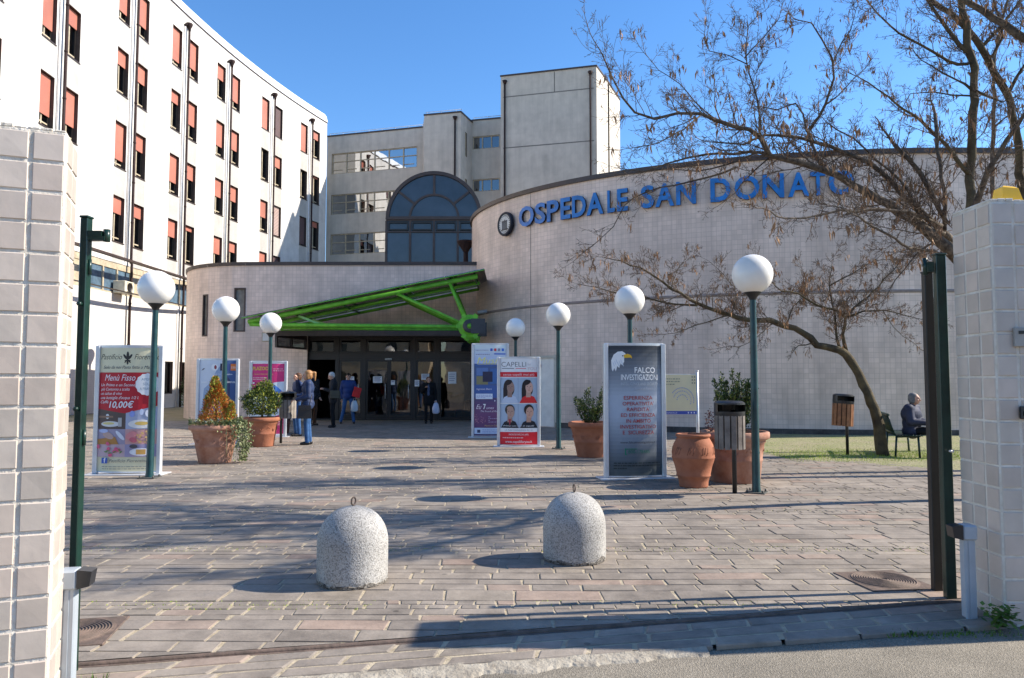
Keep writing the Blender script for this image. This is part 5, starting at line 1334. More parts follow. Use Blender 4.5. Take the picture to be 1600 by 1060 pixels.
# ------------------------------------------------------------------ planters
def leafy(mb, n, fn, size, rr_, m=0, asp=.5, up=.35, curl=.3):
    for i in range(n):
        r_ = fn(rr_)
        if r_ is None: continue
        p, out = r_
        d = Vector((rr_.gauss(0,1), rr_.gauss(0,1), rr_.gauss(0,1))).normalized()
        t = (out*.9+d*.9+Vector((0,0,up))).normalized(); s = t.cross(Vector((rr_.gauss(0,1), rr_.gauss(0,1), rr_.gauss(0,1)))).normalized(); nn = t.cross(s)
        L = size*rr_.uniform(.6, 1.25); w = L*asp*.5
        mb.add([p, p+t*L*.5+s*w+nn*L*curl*.12, p+t*L, p+t*L*.5-s*w+nn*L*curl*.12], [(0,1,2,3)], m if not hasattr(m, '__len__') else rr_.choice(m))
def pot(root, rr0, rr1, h, m, style=0, name='pot'):
    t = MB()
    if style == 0:
        prof = [(0,0),(rr0*.97,0),(rr0,.02),(rr0+(rr1*.86-rr0)*.5,h*.42),(rr0+(rr1*.86-rr0)*.5+.012,h*.44),(rr0+(rr1*.86-rr0)*.53,h*.47),(rr1*.86,h*.78),(rr1*.9,h*.8),(rr1*.88,h*.83),(rr1*.94,h*.85),(rr1,h*.87),(rr1*1.01,h*.93),(rr1,h*.99),(rr1*.97,h),(rr1*.88,h),(rr1*.86,h*.95),(rr1*.82,h*.9)]
    else:
        prof = [(0,0),(rr0*.98,0),(rr0,.02),(rr0*1.02,h*.1),(rr0*1.12,h*.2),(rr0*1.2,h*.215),(rr0*1.16,h*.235),(rr1*.88,h*.4),(rr1*.97,h*.5),(rr1*1.0,h*.545),(rr1*1.02,h*.56),(rr1*1.0,h*.575),(rr1*1.0,h*.66),(rr1*.93,h*.8),(rr1*.78,h*.91),(rr1*.74,h*.93),(rr1*.8,h*.945),(rr1*.83,h*.97),(rr1*.8,h),(rr1*.7,h),(rr1*.66,h*.95)]
    t.lathe(prof, 48, wob=.008)
    o = t.build(name, m, root)
    t = MB(); t.lathe([(0,h*.93),(rr1*(.85 if style == 0 else .67),h*.92)], 24); t.build('soil', M_soil, root)
    # raised relief band
    t = MB(); rr_ = random.Random(int(h*1000))
    if style == 0:
        zz = h*.62; rb_ = rr0+(rr1*.86-rr0)*.76
        for k in range(14):
            a0 = 2*math.pi*k/14
            t.tube([Vector(((rb_+.004)*math.cos(a0+.18*q/4), (rb_+.004)*math.sin(a0+.18*q/4), zz-.05*math.sin(math.pi*q/4)*(1 if k % 2 else -1))) for q in range(5)], .007, 5)
        t.build('relief', m, o)
    else:
        for k in range(9):
            a0 = 2*math.pi*k/9
            for q, (da, z0_, z1_) in enumerate(((0,.62,.76),(.12,.64,.76),(.3,.66,.66),(.25,.62,.75))):
                t.tube([Vector((rr1*1.0*math.cos(a0+da), rr1*1.0*math.sin(a0+da), h*z0_)), Vector((rr1*.955*math.cos(a0+da+.12), rr1*.955*math.sin(a0+da+.12), h*z1_))], .006, 5)
        t.build('relief', mat('dark_relief', (.2,.08,.05), .8, .2), o)
    return o
def planter(name, px, Y, rz, label): return empty(name, (gx(px, Y), Y, 0), rz, label, 'planter', 'terracotta planters on the forecourt')
M_orange = mat('bronze_foliage', (.58,.22,.05), .6, .2, vscale=7, c2=(.40,.12,.025)); M_ygr = mat('yellow_green_foliage', (.38,.38,.06), .6, .2, vscale=7, c2=(.2,.24,.04))
M_leafd = mat('dark_leaf', (.045,.085,.02), .5, .35, vscale=6, c2=(.02,.045,.012)); M_leafm = mat('mid_leaf', (.2,.23,.045), .5, .35, vscale=6, c2=(.09,.13,.025))
M_ivy = mat('variegated_ivy', (.3,.31,.17), .55, .3, vscale=9, c2=(.09,.13,.04)); M_redleaf = mat('red_brown_leaf', (.17,.06,.045), .6, .3, vscale=6, c2=(.09,.035,.03)); M_twig = mat('twig', (.12,.085,.055), .85, .15, vscale=9, c2=(.06,.042,.03))
# conifer planter
P1 = planter('conifer_planter', 338, 13.4, 0, 'large terracotta pot with orange brown conifer and trailing ivy')
pot(P1, .28, .455, .7, M_terra2)
t = MB(); rr_ = random.Random(21)
def cone(cx, cy, z0, h, rad):
    def fn(r):
        q = r.random()**.75; z = q*h; a = r.uniform(0, 6.283); rad_ = rad*(1-q)**.7*(.55+.45*math.sin(min(1, q*6+.4)*1.57))*(1+.3*mnoise.noise(Vector((math.cos(a)*2, math.sin(a)*2, z*5+cx)))); rho = rad_*math.sqrt(r.uniform(.35, 1))
        o_ = Vector((math.cos(a), math.sin(a), .5)); return Vector((cx+rho*math.cos(a), cy+rho*math.sin(a), z0+z)), o_
    return fn
leafy(t, 5200, cone(0,0,.66,.78,.33), .05, rr_, [0,0,0,1], .35, .6); leafy(t, 900, cone(.3,-.05,.68,.42,.12), .045, rr_, [1,1,0], .4, .6)
leafy(t, 1200, cone(-.02,0,1.05,.5,.2), .05, rr_, [1,1,0], .35, .8)
t.build('conifer', [M_orange, M_ygr], P1)
t = MB(); t.tube([(0,0,.6),(0,0,1.35)], [.03,.008], 6); t.build('stem', M_twig, P1)
t = MB(); rr_ = random.Random(22)
def ivyfn(r):
    u = r.random()
    if u < .45:
        a = r.gauss(-.35, 1.3); return Vector((.43*math.cos(a), .43*math.sin(a), .7+abs(r.gauss(0,.04)))), Vector((math.cos(a), math.sin(a), .4))
    k = r.random(); s_ = r.random(); a = r.gauss(-.25, .3); z = .78-.74*k**.9; rho = .5+.08*math.sin(k*3)+r.gauss(0, .035*(1-k)+.015); a = a*(1-.45*k)
    if r.random() < k*.55: return None
    return Vector((rho*math.cos(a), rho*math.sin(a), z)), Vector((math.cos(a), math.sin(a), -.3))
leafy(t, 2600, ivyfn, .042, rr_, 0, .8, 0)
for i in range(16):
    a = rr_.gauss(-.25,.25); pts = [Vector(((.4+.12*min(1,q*3))*math.cos(a+.03*q), (.4+.12*min(1,q*3))*math.sin(a), .72+.04*math.sin(q*3)-.7*q*q*rr_.uniform(.8,1))) for q in [k/7 for k in range(8)]]; t.tube(pts, .003, 4, 0)
t.build('ivy', M_ivy, P1)
def bushfn(c, rad, lump=.25, seed=0, shell=.5):
    def fn(r):
        d = Vector((r.gauss(0,1), r.gauss(0,1), r.gauss(0,1))).normalized(); k = 1+lump*mnoise.noise(d*2.3+Vector((seed,0,0)))+lump*.6*mnoise.noise(d*5+Vector((seed,3,0)))
        q = r.uniform(shell, 1)**.6; p = Vector((d.x*rad[0], d.y*rad[1], d.z*rad[2]))*k*q; 
        if p.z < -rad[2]*.75: return None
        return Vector(c)+p, d
    return fn
P2 = planter('bush_planter', 410, 16.65, 0, 'terracotta pot with a dense rounded dark green bush left of the litter bin'); pot(P2, .27, .4, .66, M_terra)
t = MB(); rr_ = random.Random(31); leafy(t, 5200, bushfn((0,0,1.0), (.4,.4,.36), .35, 1), .05, rr_, [0,0,1,2], .55); leafy(t, 1100, bushfn((.05,0,1.28), (.2,.2,.2), .4, 2), .05, rr_, [0,1,2], .55); t.build('bush', [M_leafd, M_leafm, M_ygr], P2)
t = MB(); t.tube([(0,0,.55),(.01,0,1.1)], [.03,.012], 6); t.build('stem', M_twig, P2)
P3 = planter('shrub_planter', 922, 14.4, 0, 'terracotta pot with spiky green shrub left of the detective advert'); pot(P3, .26, .43, .68, M_terra)
def spiky(root, sprays, seed, mats, leafsz=.045, zb_=.62):
    t = MB(); w = MB(); rr_ = random.Random(seed)
    for (dx, dy, h, nl) in sprays:
        base = Vector((dx*.25, dy*.25, zb_)); tipv = Vector((dx, dy, h)); mid = (base+tipv)/2+Vector((rr_.gauss(0,.04), rr_.gauss(0,.04), .06)); w.tube([base, mid, tipv], [.011,.007,.003], 5)
        def fn(r):
            q = r.uniform(.12, 1.05); p = base.lerp(mid, q*2) if q < .5 else mid.lerp(tipv, q*2-1); rad = .085*(1.1-q*.75); d = Vector((r.gauss(0,1), r.gauss(0,1), r.gauss(0,1))).normalized(); return p+d*rad*r.random(), (d+Vector((0,0,.8))).normalized()
        leafy(t, nl, fn, leafsz, rr_, [0,0,1], .5, .7)
    t.build('foliage', mats, root); w.build('stems', M_twig, root)
rr_ = random.Random(5)
spiky(P3, [(rr_.uniform(-.3,.3), rr_.uniform(-.2,.2), rr_.uniform(.9,1.16), 120) for _ in range(16)]+[(-.02,0,1.32,150),(-.08,0,1.28,150),(.28,-.1,1.44,140),(.22,0,1.25,150),(-.3,0,1.12,110)], 6, [M_leafd, M_leafm])
P5 = planter('shrub_planter', 1146, 10.95, R(20), 'big terracotta planter with tall leafy shrub behind the litter bin and nearest lamp'); pot(P5, .36, .5, .74, M_terra2)
rr_ = random.Random(15)
spiky(P5, [(rr_.gauss(.06,.17), rr_.gauss(0,.17), rr_.uniform(1.0,1.5), 260) for _ in range(24)]+[(.02,.05,1.62,260),(-.2,.02,1.56,170),(.3,0,1.4,240),(.4,.0,1.1,220),(-.28,0,1.3,160),(.1,0,1.55,260),(.36,.05,1.25,260)], 16, [M_leafd, M_leafm], .042, .7)
sp_ = MB(); rr_ = random.Random(17); leafy(sp_, 420, bushfn((-.4,-.1,.88), (.14,.14,.2), .4, 5), .035, rr_, 0, .5); sp_.build('red_shrub', M_redleaf, P5)
P4 = planter('terracotta_urn', 1082, 10.4, 0, 'empty bulging terracotta urn with incised pattern right of the detective advert'); pot(P4, .2, .295, .74, M_terra, 1)
P6 = planter('small_planter', 440, 20.7, 0, 'dark shaded pot behind the litter bin beside the entrance wall'); pot(P6, .22, .3, .62, mat('shaded_terracotta', (.16,.07,.05), .8, .2, vscale=4, c2=(.08,.04,.03)))  # shade on this pot is put into a darker terracotta colour
# climbing shrub at the corner
sh = empty('corner_shrub', (gx(301, 30), 30.0, 0), 0, 'dark narrow shrub at the left corner of the entrance block', 'shrub')
t = MB(); rr_ = random.Random(41); leafy(t, 1500, bushfn((0,0,.9), (.38,.38,1.0), .4, 8), .09, rr_, 0, .6); t.build('foliage', M_leafd, sh); t = MB(); t.tube([(0,0,0),(0,0,1.2)], [.04,.015], 6); t.build('stem', M_twig, sh)

# ------------------------------------------------------------------ litter bins
def bin_(px, Y, label, m, side, rz=0, tilt=0, post_x=.14):
    root = empty('litter_bin', (gx(px, Y), Y, 0), rz, label, 'litter bin', 'wood slatted litter bins on posts')
    t = MB(); t.tube([(0,0,-.02),(0,0,1.1)], .03, 10); t.build('post', M_black, root)
    ox = side*post_x; zb_, zt_ = .60, 1.04; rad = .185
    Mt = Matrix.Translation((ox, -.16, 0)) @ Matrix.Rotation(tilt, 4, 'Y')
    for k in range(14):
        a = 2*math.pi*k/14; s_ = MB(); s_.box((-.034,-.008,zb_), (.034,.012,zt_), 0, .003, M=Mt @ Matrix.Rotation(a, 4, 'Z') @ Matrix.Translation((0, -rad, 0))); s_.build('slat', m, root)
    t = MB(); t.lathe([(rad-.01,zb_+.02),(rad-.008,zb_+.05),(rad-.01,zb_+.02)], 28, M=Mt); t.lathe([(0,zb_+.02),(rad-.02,zb_+.02),(rad-.022,zt_)], 28, M=Mt); t.build('liner', M_black, root)
    t = MB(); t.lathe([(rad+.0,zt_-.03),(rad+.012,zt_),(rad+.014,zt_+.05)], 28, M=Mt); 
    # hooded lid with a front opening
    n_ = 28
    for k in range(n_):
        a0, a1 = 2*math.pi*k/n_, 2*math.pi*(k+1)/n_; am = (a0+a1)/2
        front = math.cos(am+math.pi/2) > .35
        r_ = rad+.014
        z_lo = zt_+.14 if front else zt_+.05
        P_ = lambda a, z, r2=r_: Mt @ Vector((r2*math.cos(a), r2*math.sin(a), z))
        t.add([P_(a0,z_lo),P_(a1,z_lo),P_(a1,zt_+.16),P_(a0,zt_+.16)], [(0,1,2,3)], 0, True); t.add([P_(a0,zt_+.16),P_(a1,zt_+.16),P_(a1,zt_+.185,r_*.8),P_(a0,zt_+.185,r_*.8)], [(0,1,2,3)], 0, True); t.add([P_(a0,zt_+.185,r_*.8),P_(a1,zt_+.185,r_*.8),P_(a1,zt_+.19,0.001)], [(0,1,2)], 0, True)
    t.build('lid', M_blackpl, root)
    t = MB(); t.box((ox*.5-.06,-.04,.8),(ox*.5+.06,.0,.84)); t.build('bracket', M_black, root)
    return root
bin_(1145.5, 9.78, 'dark hooded litter bin with grey wood slats before the big shrub planter', M_wood, -1, 0, 0, .1)
bin_(1322, 14.6, 'tilted litter bin with orange wood slats beside the leaning tree', M_woodo, -1, R(8), R(4), .24)
bin_(440, 17.45, 'litter bin with pale slats next to the blonde woman', mat('pale_slat', (.4,.37,.33), .7, .2, vscale=7, c2=(.24,.21,.18)), 1, 0, 0, .2)

# ------------------------------------------------------------------ bench
be = empty('park_bench', (at(1426, 700, 14.35).x, 14.75, 0), R(70), 'dark green slatted metal bench under the leaning tree by the wall', 'bench')
# local: bench faces -y, length along x
M_bench = mat('bench_green', (.012,.04,.03), .4, .5, var=.2)
for s in (-.62, .62):
    t = MB(); t.tube([(s,.2,0),(s,.17,.42)], .02, 8); t.tube([(s,-.22,0),(s,-.2,.42)], .02, 8); t.tube([(s,-.24,.42),(s,.17,.4)], .018, 8); t.build('leg', M_bench, be)
t = MB()
for k in range(9): t.box((-.75,-.26+k*.05,.425), (.75,-.225+k*.05,.445), 0, .004)
t.build('seat', M_bench, be)
t = MB()
for k in range(26): x = -.72+k*.0576; t.tube([(x,.2,.43),(x,.26,.6),(x,.32,.82)], .008, 5)
t.box((-.76,.3,.81), (.76,.35,.85), 0, .006); t.tube([(-.75,.22,.47),(.75,.22,.47)], .013, 6)
t.build('backrest', M_bench, be)

# ------------------------------------------------------------------ unseen houses added only for the glass doors to reflect
def house(x0, x1, y, h, c, label, seed):
    root = empty('reflection_house', ((x0+x1)/2, y, 0), 0, label, 'house'); rr_ = random.Random(seed)
    P_ = lambda u, z, off=0: Vector((x1-u, y-off, z)); W = x1-x0; hs = []
    for f_ in range(int(h/3.1)):
        for k in range(int(W/2.6)): hs.append((.9+k*2.6, 2.0+k*2.6, .9+f_*3.1, 2.4+f_*3.1))
    t = MB(); wall_grid(t, P_, [0, W], [0, h], hs, .25, 0, 1)
    for a, b in (((x0, y), (x0, y-9)), ((x1, y-9), (x1, y))): t.quad((*a, 0), (*b, 0), (*b, h), (*a, h), 0)
    t.quad((x0, y-9, 0), (x1, y-9, 0), (x1, y-9, h), (x0, y-9, h), 0)
    wparts(t, 'wall', [mat('plaster_%d' % seed, c, .85, .2, vscale=.8, c2=tuple(q*.75 for q in c)), M_reveal], root)
    t = MB(); t.add([(x0-.5,y+.6,h),(x1+.5,y+.6,h),(x1+.5,y-9.6,h),(x0-.5,y-9.6,h),(x0-.5,y-4.5,h+2),(x1+.5,y-4.5,h+2)], [(0,1,5,4),(2,3,4,5),(3,0,4),(1,2,5),(3,2,1,0)]); wparts(t, 'roof', [M_terra], root)
    for (a, b, c_, d) in hs:
        t = MB(); t.quad(P_(a, c_, .2), P_(b, c_, .2), P_(b, d, .2), P_(a, d, .2)); w = wparts(t, 'window', [M_blueglass], root)
house(-26, -9, -24, 6.6, (.75,.6,.42), 'unseen ochre house added behind the camera on the left for the glass doors to reflect', 1)
house(-7.5, 7, -26, 6.6, (.7,.62,.52), 'unseen beige house added directly behind the camera for the glass doors to reflect', 2)
house(9, 27, -24, 6.6, (.72,.52,.38), 'unseen pink brown house added behind the camera on the right for the glass doors to reflect', 3)
# ------------------------------------------------------------------ trees
M_bark = mat('bark', (.17,.135,.10), .9, .15, vscale=16, c2=(.045,.036,.03), bump=.9, bscale=60); M_barkl = mat('twig_bark', (.20,.145,.105), .85, .15, vscale=6, c2=(.08,.058,.042))
M_lichen = mat('lichen_bark', (.13,.105,.06), .9, .15, vscale=5, c2=(.05,.04,.03), bump=.9, bscale=50); M_pod = mat('seed_pod', (.52,.30,.15), .7, .2, vscale=9, c2=(.2,.1,.05))
def resample(pts, step):
    out = []
    P = [pts[0]*2-pts[1]]+pts+[pts[-1]*2-pts[-2]]
    for i in range(1, len(P)-2):
        L = (P[i+1]-P[i]).length; n = max(1, int(L/step))
        for k in range(n):
            t = k/n; a, b, c, d = P[i-1], P[i], P[i+1], P[i+2]
            out.append(.5*((2*b)+(c-a)*t+(2*a-5*b+4*c-d)*t*t+(3*b-a-3*c+d)*t**3))
    out.append(pts[-1]); return out
class Tree:
    def __init__(s, seed, density=1.0, minr=.0028, podp=.1): s.r = random.Random(seed); s.big = MB(); s.tw = MB(); s.pod = MB(); s.den = density*1.65; s.minr = minr; s.podp = podp
    def rv(s): return Vector((s.r.gauss(0,1), s.r.gauss(0,1), s.r.gauss(0,1))).normalized()
    def podat(s, p):
        r = s.r
        for k in range(r.randint(2, 4)):
            q = p+s.rv()*.04; L = r.uniform(.07, .15); d = (Vector((0,0,-1))+s.rv()*.35).normalized(); w = s.rv().cross(d).normalized()*r.uniform(.009,.016); b = s.rv()*.01
            s.pod.add([q, q+d*L*.35+w+b, q+d*L, q+d*L*.4-w+b], [(0,1,2,3)])
    def shoot(s, p, d, L, r0, lev):
        r = s.r; n = max(3, int(L/.07)); pts = [p.copy()]; dd = d.copy()
        for k in range(n):
            dd = (dd+s.rv()*.22+Vector((0,0,.05))).normalized(); pts.append(pts[-1]+dd*L/n)
        rad = [max(s.minr*.8, r0*(1-.75*k/n)) for k in range(n+1)]
        s.tw.tube(pts, rad, 4 if r0 > .006 else 3, 0, cap=False)
        if lev > 0:
            m = int(L/(.075 if lev == 1 else .12)*s.den)
            for k in range(m):
                q = r.uniform(.15, 1); i = min(n-1, int(q*n)); base = pts[i].lerp(pts[i+1], q*n-i); t = (pts[i+1]-pts[i]).normalized()
                side = s.rv(); side = (side-t*side.dot(t)).normalized(); nd = (t*r.uniform(.5,1)+side*r.uniform(.6,1)).normalized()
                s.shoot(base, nd, L*(1-q*.55)*r.uniform(.22,.6), max(s.minr, rad[i]*.6), lev-1)
        elif r.random() < s.podp: s.podat(pts[-1])
    def limb(s, pts, r0, r1, side=.9, every=.2, lev=2, jit=.03, start=.1, n=8):
        pts = resample(pts, .16); N = len(pts); 
        for i in range(1, N-1): pts[i] = pts[i]+s.rv()*jit*s.r.random()
        rad = [r0+(r1-r0)*(i/(N-1))**.8 for i in range(N)]
        s.big.tube(pts, [x*s.r.uniform(.92,1.1) for x in rad], n, 0)
        tot = sum((b-a).length for a, b in zip(pts, pts[1:])); acc = 0; nxt = tot*start
        for i in range(N-1):
            sl = (pts[i+1]-pts[i]).length
            while acc+sl > nxt:
                q = nxt/tot; base = pts[i].lerp(pts[i+1], (nxt-acc)/max(sl,1e-6)); t = (pts[i+1]-pts[i]).normalized(); sd = s.rv(); sd = (sd-t*sd.dot(t)).normalized(); sd.z += .15
                s.shoot(base, (t*s.r.uniform(.4,1)+sd*s.r.uniform(.6,1)).normalized(), side*s.r.uniform(.35,1)*(1-.45*q), max(.0035, rad[i]*.34 if rad[i] < .026 else .0085), lev); nxt += every*s.r.uniform(.6,1.4)/s.den
            acc += sl
        s.shoot(pts[-1], (pts[-1]-pts[-3]).normalized(), side*.7, max(.004, r1*.8), lev)
    def build(s, name, label, cat, m1, loc, group=None):
        root = empty(name, loc, 0, label, cat, group)
        wparts(s.big, 'trunk', [m1], root); wparts(s.tw, 'crown', [M_barkl], root)
        if s.pod.f: tag(wparts(s.pod, 'seed_pods', [M_pod], root), kind='stuff')
        return root
def PX(lst, y0, y1=None):
    y1 = y0 if y1 is None else y1; n = len(lst); return [at(a, b, y0+(y1-y0)*i/(n-1)) for i, (a, b) in enumerate(lst)]
# tree one: low spreading limbs over the forecourt
T = Tree(101, 1.35, .0026, .028)
b1 = Vector((6.35, 9.3, -.05)); j1 = at(1477, 386, 9.0)
T.big.tube(resample([b1, Vector((6.2, 9.3, .7)), Vector((6.0, 9.2, 1.8)), j1+Vector((.35, 0, -.35)), j1], .2), [.17]*3+[.15]*4+[.11]*60 if False else .085, 10)
T.limb(PX([(1500,410),(1477,386),(1438,353),(1388,320),(1334,290.6),(1284.5,265.7),(1251,255),(1206,241),(1189,216),(1147,197),(1093,180.6),(1060,179),(1023,184.7),(994,176),(973,153.6),(956,120),(940,83)], 9.0, 8.0), .072, .008, 1.0, .17)
T.limb(PX([(1251,255),(1206,243),(1168,239),(1106,241),(1077,249),(1044,257),(1002,270)], 9.25, 8.6), .029, .006, .8, .15)
T.limb(PX([(1490,378),(1475.5,365),(1430,324),(1396.6,290.6),(1355,253),(1313.6,236.6),(1272,220),(1197,211.7),(1160,226),(1110,222)], 9.3, 8.4), .050, .007, .9, .16)
T.limb(PX([(1284.5,262),(1268,224),(1259.6,199),(1255,178.5),(1243,162),(1214,172),(1185,166)], 9.25, 9.9), .027, .006, .7, .14)
T.limb(PX([(1264,203),(1293,162),(1301,124.5),(1301,95.5),(1284.5,62),(1268,38),(1240,30)], 9.0, 8.0), .022, .005, .7, .14)
T.limb(PX([(1301,100),(1316,66),(1330,45.7),(1338.5,12)], 9.6, 9.8), .012, .004, .6, .12)
T.limb(PX([(1293,162),(1322,137),(1355,104)], 9.5, 9.7), .011, .004, .5, .12)
T.limb(PX([(1189,203),(1183,158),(1172.5,116),(1164,83),(1172.5,41.5),(1192,20)], 9.6, 10.0), .017, .004, .8, .12)
T.limb(PX([(1166,100),(1139,87),(1106,79),(1098,54),(1104,30)], 9.8, 10.2), .009, .004, .6, .12)
T.limb(PX([(1471,353),(1417,332),(1334,328),(1243,342.5),(1205.7,332),(1172.5,320)], 9.0, 7.0), .024, .005, .6, .16)
T.limb(PX([(1475.5,398.5),(1438,390),(1409,382),(1355,349),(1330,332),(1300,322)], 8.9, 6.8), .022, .005, .7, .16)
T.limb(PX([(1150,262),(1104,278),(1053,288),(1010,300),(976,321),(958.6,357),(933,377),(905,400)], 9.2, 8.8), .014, .004, .6, .16)
T.limb(PX([(1200,236),(1150,252),(1090,268),(1040,262),(1000,268),(960,262)], 9.2, 9.6), .013, .004, .5, .13)
T.limb(PX([(1120,188),(1086,160),(1060,130),(1030,110),(1004,80)], 9.8, 10.3), .010, .004, .8, .15)
T.limb(PX([(1476,300+60),(1476,300),(1468,255),(1462,198),(1461,178)], 9.0, 9.2), .025, .022, .6, .16)
T.limb(PX([(1480,350),(1454,300),(1420,249),(1397,226)], 8.8, 8.7), .027, .026, .6, .16)
T.limb(PX([(1470,372),(1430,400),(1400,440),(1380,470)], 9.0, 8.6), .014, .004, .5, .16)
T.limb(PX([(1500,410),(1520,330),(1560,240),(1640,120),(1720,0)], 9.0, 7.6), .050, .01, 1.0, .25)
T.limb(PX([(1475.5,365),(1440,345),(1420,300),(1370,250),(1330,215),(1290,190)], 9.1, 8.2), .025, .006, .8, .16)
T.limb(PX([(1094,181),(1074,200),(1046,215),(1010,228),(985,232)], 8.6, 8.2), .010, .004, .5, .13)
T.limb(PX([(1164,90),(1190,60),(1215,30),(1225,0)], 9.9, 10.0), .009, .004, .6, .14)
T.limb(PX([(1206,243),(1180,262),(1150,300),(1128,318)], 9.2, 9.0), .010, .004, .5, .15)
V_ = Vector
T.limb([V_((6.3,9.3,1.6)),V_((6.55,9.1,3.2)),V_((6.6,8.9,5.0)),V_((6.4,8.7,6.6)),V_((5.8,8.4,8.2)),V_((5.0,8.2,9.4))], .085, .02, 1.3, .3, start=.4)
for a_ in ([(6.6,8.9,5.0),(6.6,8.2,6.2),(5.6,7.7,7.0),(4.2,7.4,7.5),(2.8,7.2,7.9),(1.6,7.1,8.2)], [(6.4,8.7,6.6),(5.4,8.7,7.2),(4.0,8.8,7.7),(2.6,8.7,8.3),(1.3,8.9,8.8)],
           [(5.8,8.4,8.2),(4.6,8.0,8.6),(3.3,7.8,9.3)], [(6.6,8.9,4.6),(7.2,7.9,5.6),(7.0,7.0,6.6),(6.0,6.4,7.4),(4.8,6.0,8.0)], [(6.6,8.9,5.0),(7.6,9.0,6.4),(8.2,8.6,8.0),(8.2,8.2,9.4)],
           [(6.5,9.0,5.8),(5.8,9.6,6.8),(4.6,9.9,7.4),(3.2,9.8,8.0)], [(7.2,7.9,5.6),(7.8,7.2,6.6),(7.4,6.4,8.0)]):
    T.limb([V_(q) for q in a_], .05, .009, 1.2, .2)
T.build('bare_tree', 'bare tree with long low limbs reaching left over the blue lettering', 'tree', M_bark, (6.35, 9.3, 0), 'bare trees behind the right pillar')
T = Tree(202, 1.3, .003, .03)
T.limb([Vector((7.6,11.6,-.05)), at(1516, 560, 11.7)]+PX([(1514,420),(1516,300),(1519,198),(1521.6,127),(1520,93),(1513,72),(1509,37),(1502,0),(1498,-50)], 11.7, 11.7), .108, .05, 1.1, .3, start=.55)
T.limb(PX([(1516,274),(1496,249),(1476,224),(1448,201),(1425,178),(1397,161),(1372,139),(1343,122),(1322,112)], 11.7, 11.0), .040, .006, .9, .17)
T.limb(PX([(1513,100),(1482,96),(1459,82),(1420,62),(1391,42),(1372,20),(1355,0),(1340,-30)], 11.7, 11.2), .029, .007, .8, .17)
T.limb(PX([(1519,141),(1496,125),(1471,113),(1440,95),(1425,76)], 11.7, 12.4), .022, .005, .8, .15)
T.limb(PX([(1519,150),(1490,147),(1459,146),(1420,147),(1411,167)], 11.7, 11.9), .017, .005, .7, .15)
T.limb(PX([(1520,93),(1490,59),(1468,28),(1448,0),(1430,-30)], 11.7, 12.0), .040, .02, .9, .2)
T.limb(PX([(1521,140),(1545,150),(1566,160),(1590,150)], 11.7, 11.2), .022, .008, .8, .16)
T.limb(PX([(1498,-50),(1480,-130),(1440,-230),(1420,-330)], 11.7, 11.0), .036, .01, 1.2, .3)
T.limb(PX([(1430,-30),(1370,-110),(1290,-190),(1230,-280)], 12.0, 10.6), .022, .008, 1.1, .25)
T.limb(PX([(1500,-40),(1560,-120),(1600,-260)], 11.7, 11.0), .025, .008, 1.1, .25)
T.build('bare_tree', 'straight bare trunk rising behind the right pillar left of the yellow lamp', 'tree', M_lichen, (7.6, 11.6, 0), 'bare trees behind the right pillar')
T = Tree(303, 1.3, .003, .03)
T.limb([Vector((8.7,12.3,-.05)), at(1600, 560, 12.3)]+PX([(1602,400),(1597,300),(1587,198),(1575,147),(1556,113),(1533,76),(1505,40),(1485,23),(1454,0),(1430,-25)], 12.3, 12.0), .115, .04, 1.0, .28, start=.5)
T.limb(PX([(1575,147),(1590,120),(1605,95)], 12.2, 12.2), .036, .02, .8, .2)
T.limb(PX([(1533,76),(1560,45),(1580,20),(1600,-10)], 12.1, 12.5), .032, .015, .9, .18)
T.limb(PX([(1545,95),(1566,60),(1560,20),(1545,-20)], 12.1, 12.3), .025, .012, .9, .18)
T.limb(PX([(1430,-25),(1370,-90),(1300,-200),(1270,-320)], 12.0, 10.8), .029, .008, 1.2, .25)
T.limb(PX([(1600,-10),(1640,-120),(1660,-260)], 12.5, 12), .029, .01, 1.2, .3)
T.limb(PX([(1597,300),(1660,200),(1720,60),(1740,-100)], 12.3, 11), .036, .01, 1.2, .3)
T.build('bare_tree', 'thick bare trunk at the right picture edge behind the yellow lamp', 'tree', M_lichen, (8.7, 12.3, 0), 'bare trees behind the right pillar')
T = Tree(404, .8, .004, .02)
T.limb([Vector((10.3,15.6,-.05)), at(1553, 560, 15.6)]+PX([(1551,400),(1551,249),(1554,147),(1553,100),(1562,50),(1575,0)], 15.6, 15.6), .072, .03, 1.2, .25, start=.5)
T.limb(PX([(1552,200),(1575,180),(1600,165)], 15.6, 15.2), .022, .01, .9, .2)
T.build('bare_tree', 'slim bare trunk between the two thicker trunks above the right pillar', 'tree', M_bark, (10.3, 15.6, 0), 'bare trees behind the right pillar')
# small leaning tree
T = Tree(505, 1.75, .0032, .03)
base = Vector((gx(1378, 14.5), 14.5, -.03))
T.limb([base, at(1377,700,14.5), at(1372,665,14.5), at(1365.6,639,14.5)]+PX([(1349,601),(1330,564),(1311,547),(1277.5,539),(1255,520.6),(1229,511),(1202.5,502),(1169,500),(1142.5,492.5),(1105,481),(1082.5,472),(1049,451),(1022.5,432.5),(985,414),(944,402.5)], 14.5, 13.8), .119, .006, 1.0, .2, start=.5, n=10)
T.limb(PX([(1090,477.5),(1041,474),(1007.5,464),(955,455),(902.5,444)], 14.0, 14.2), .022, .005, .8, .16)
T.limb(PX([(1322,549),(1317,522.5),(1322,496),(1304,485),(1277.5,477.5),(1247.5,459),(1221,455),(1202.5,436),(1190,420)], 14.5, 14.0), .043, .006, .8, .16)
T.limb(PX([(1312,545),(1307.5,530),(1304,489),(1296,447.5),(1300,410)], 14.5, 14.9), .032, .006, .8, .16)
T.limb(PX([(1322,496),(1349,487),(1379,485),(1412.5,492.5),(1442,500)], 14.5, 14.0), .022, .005, .7, .16)
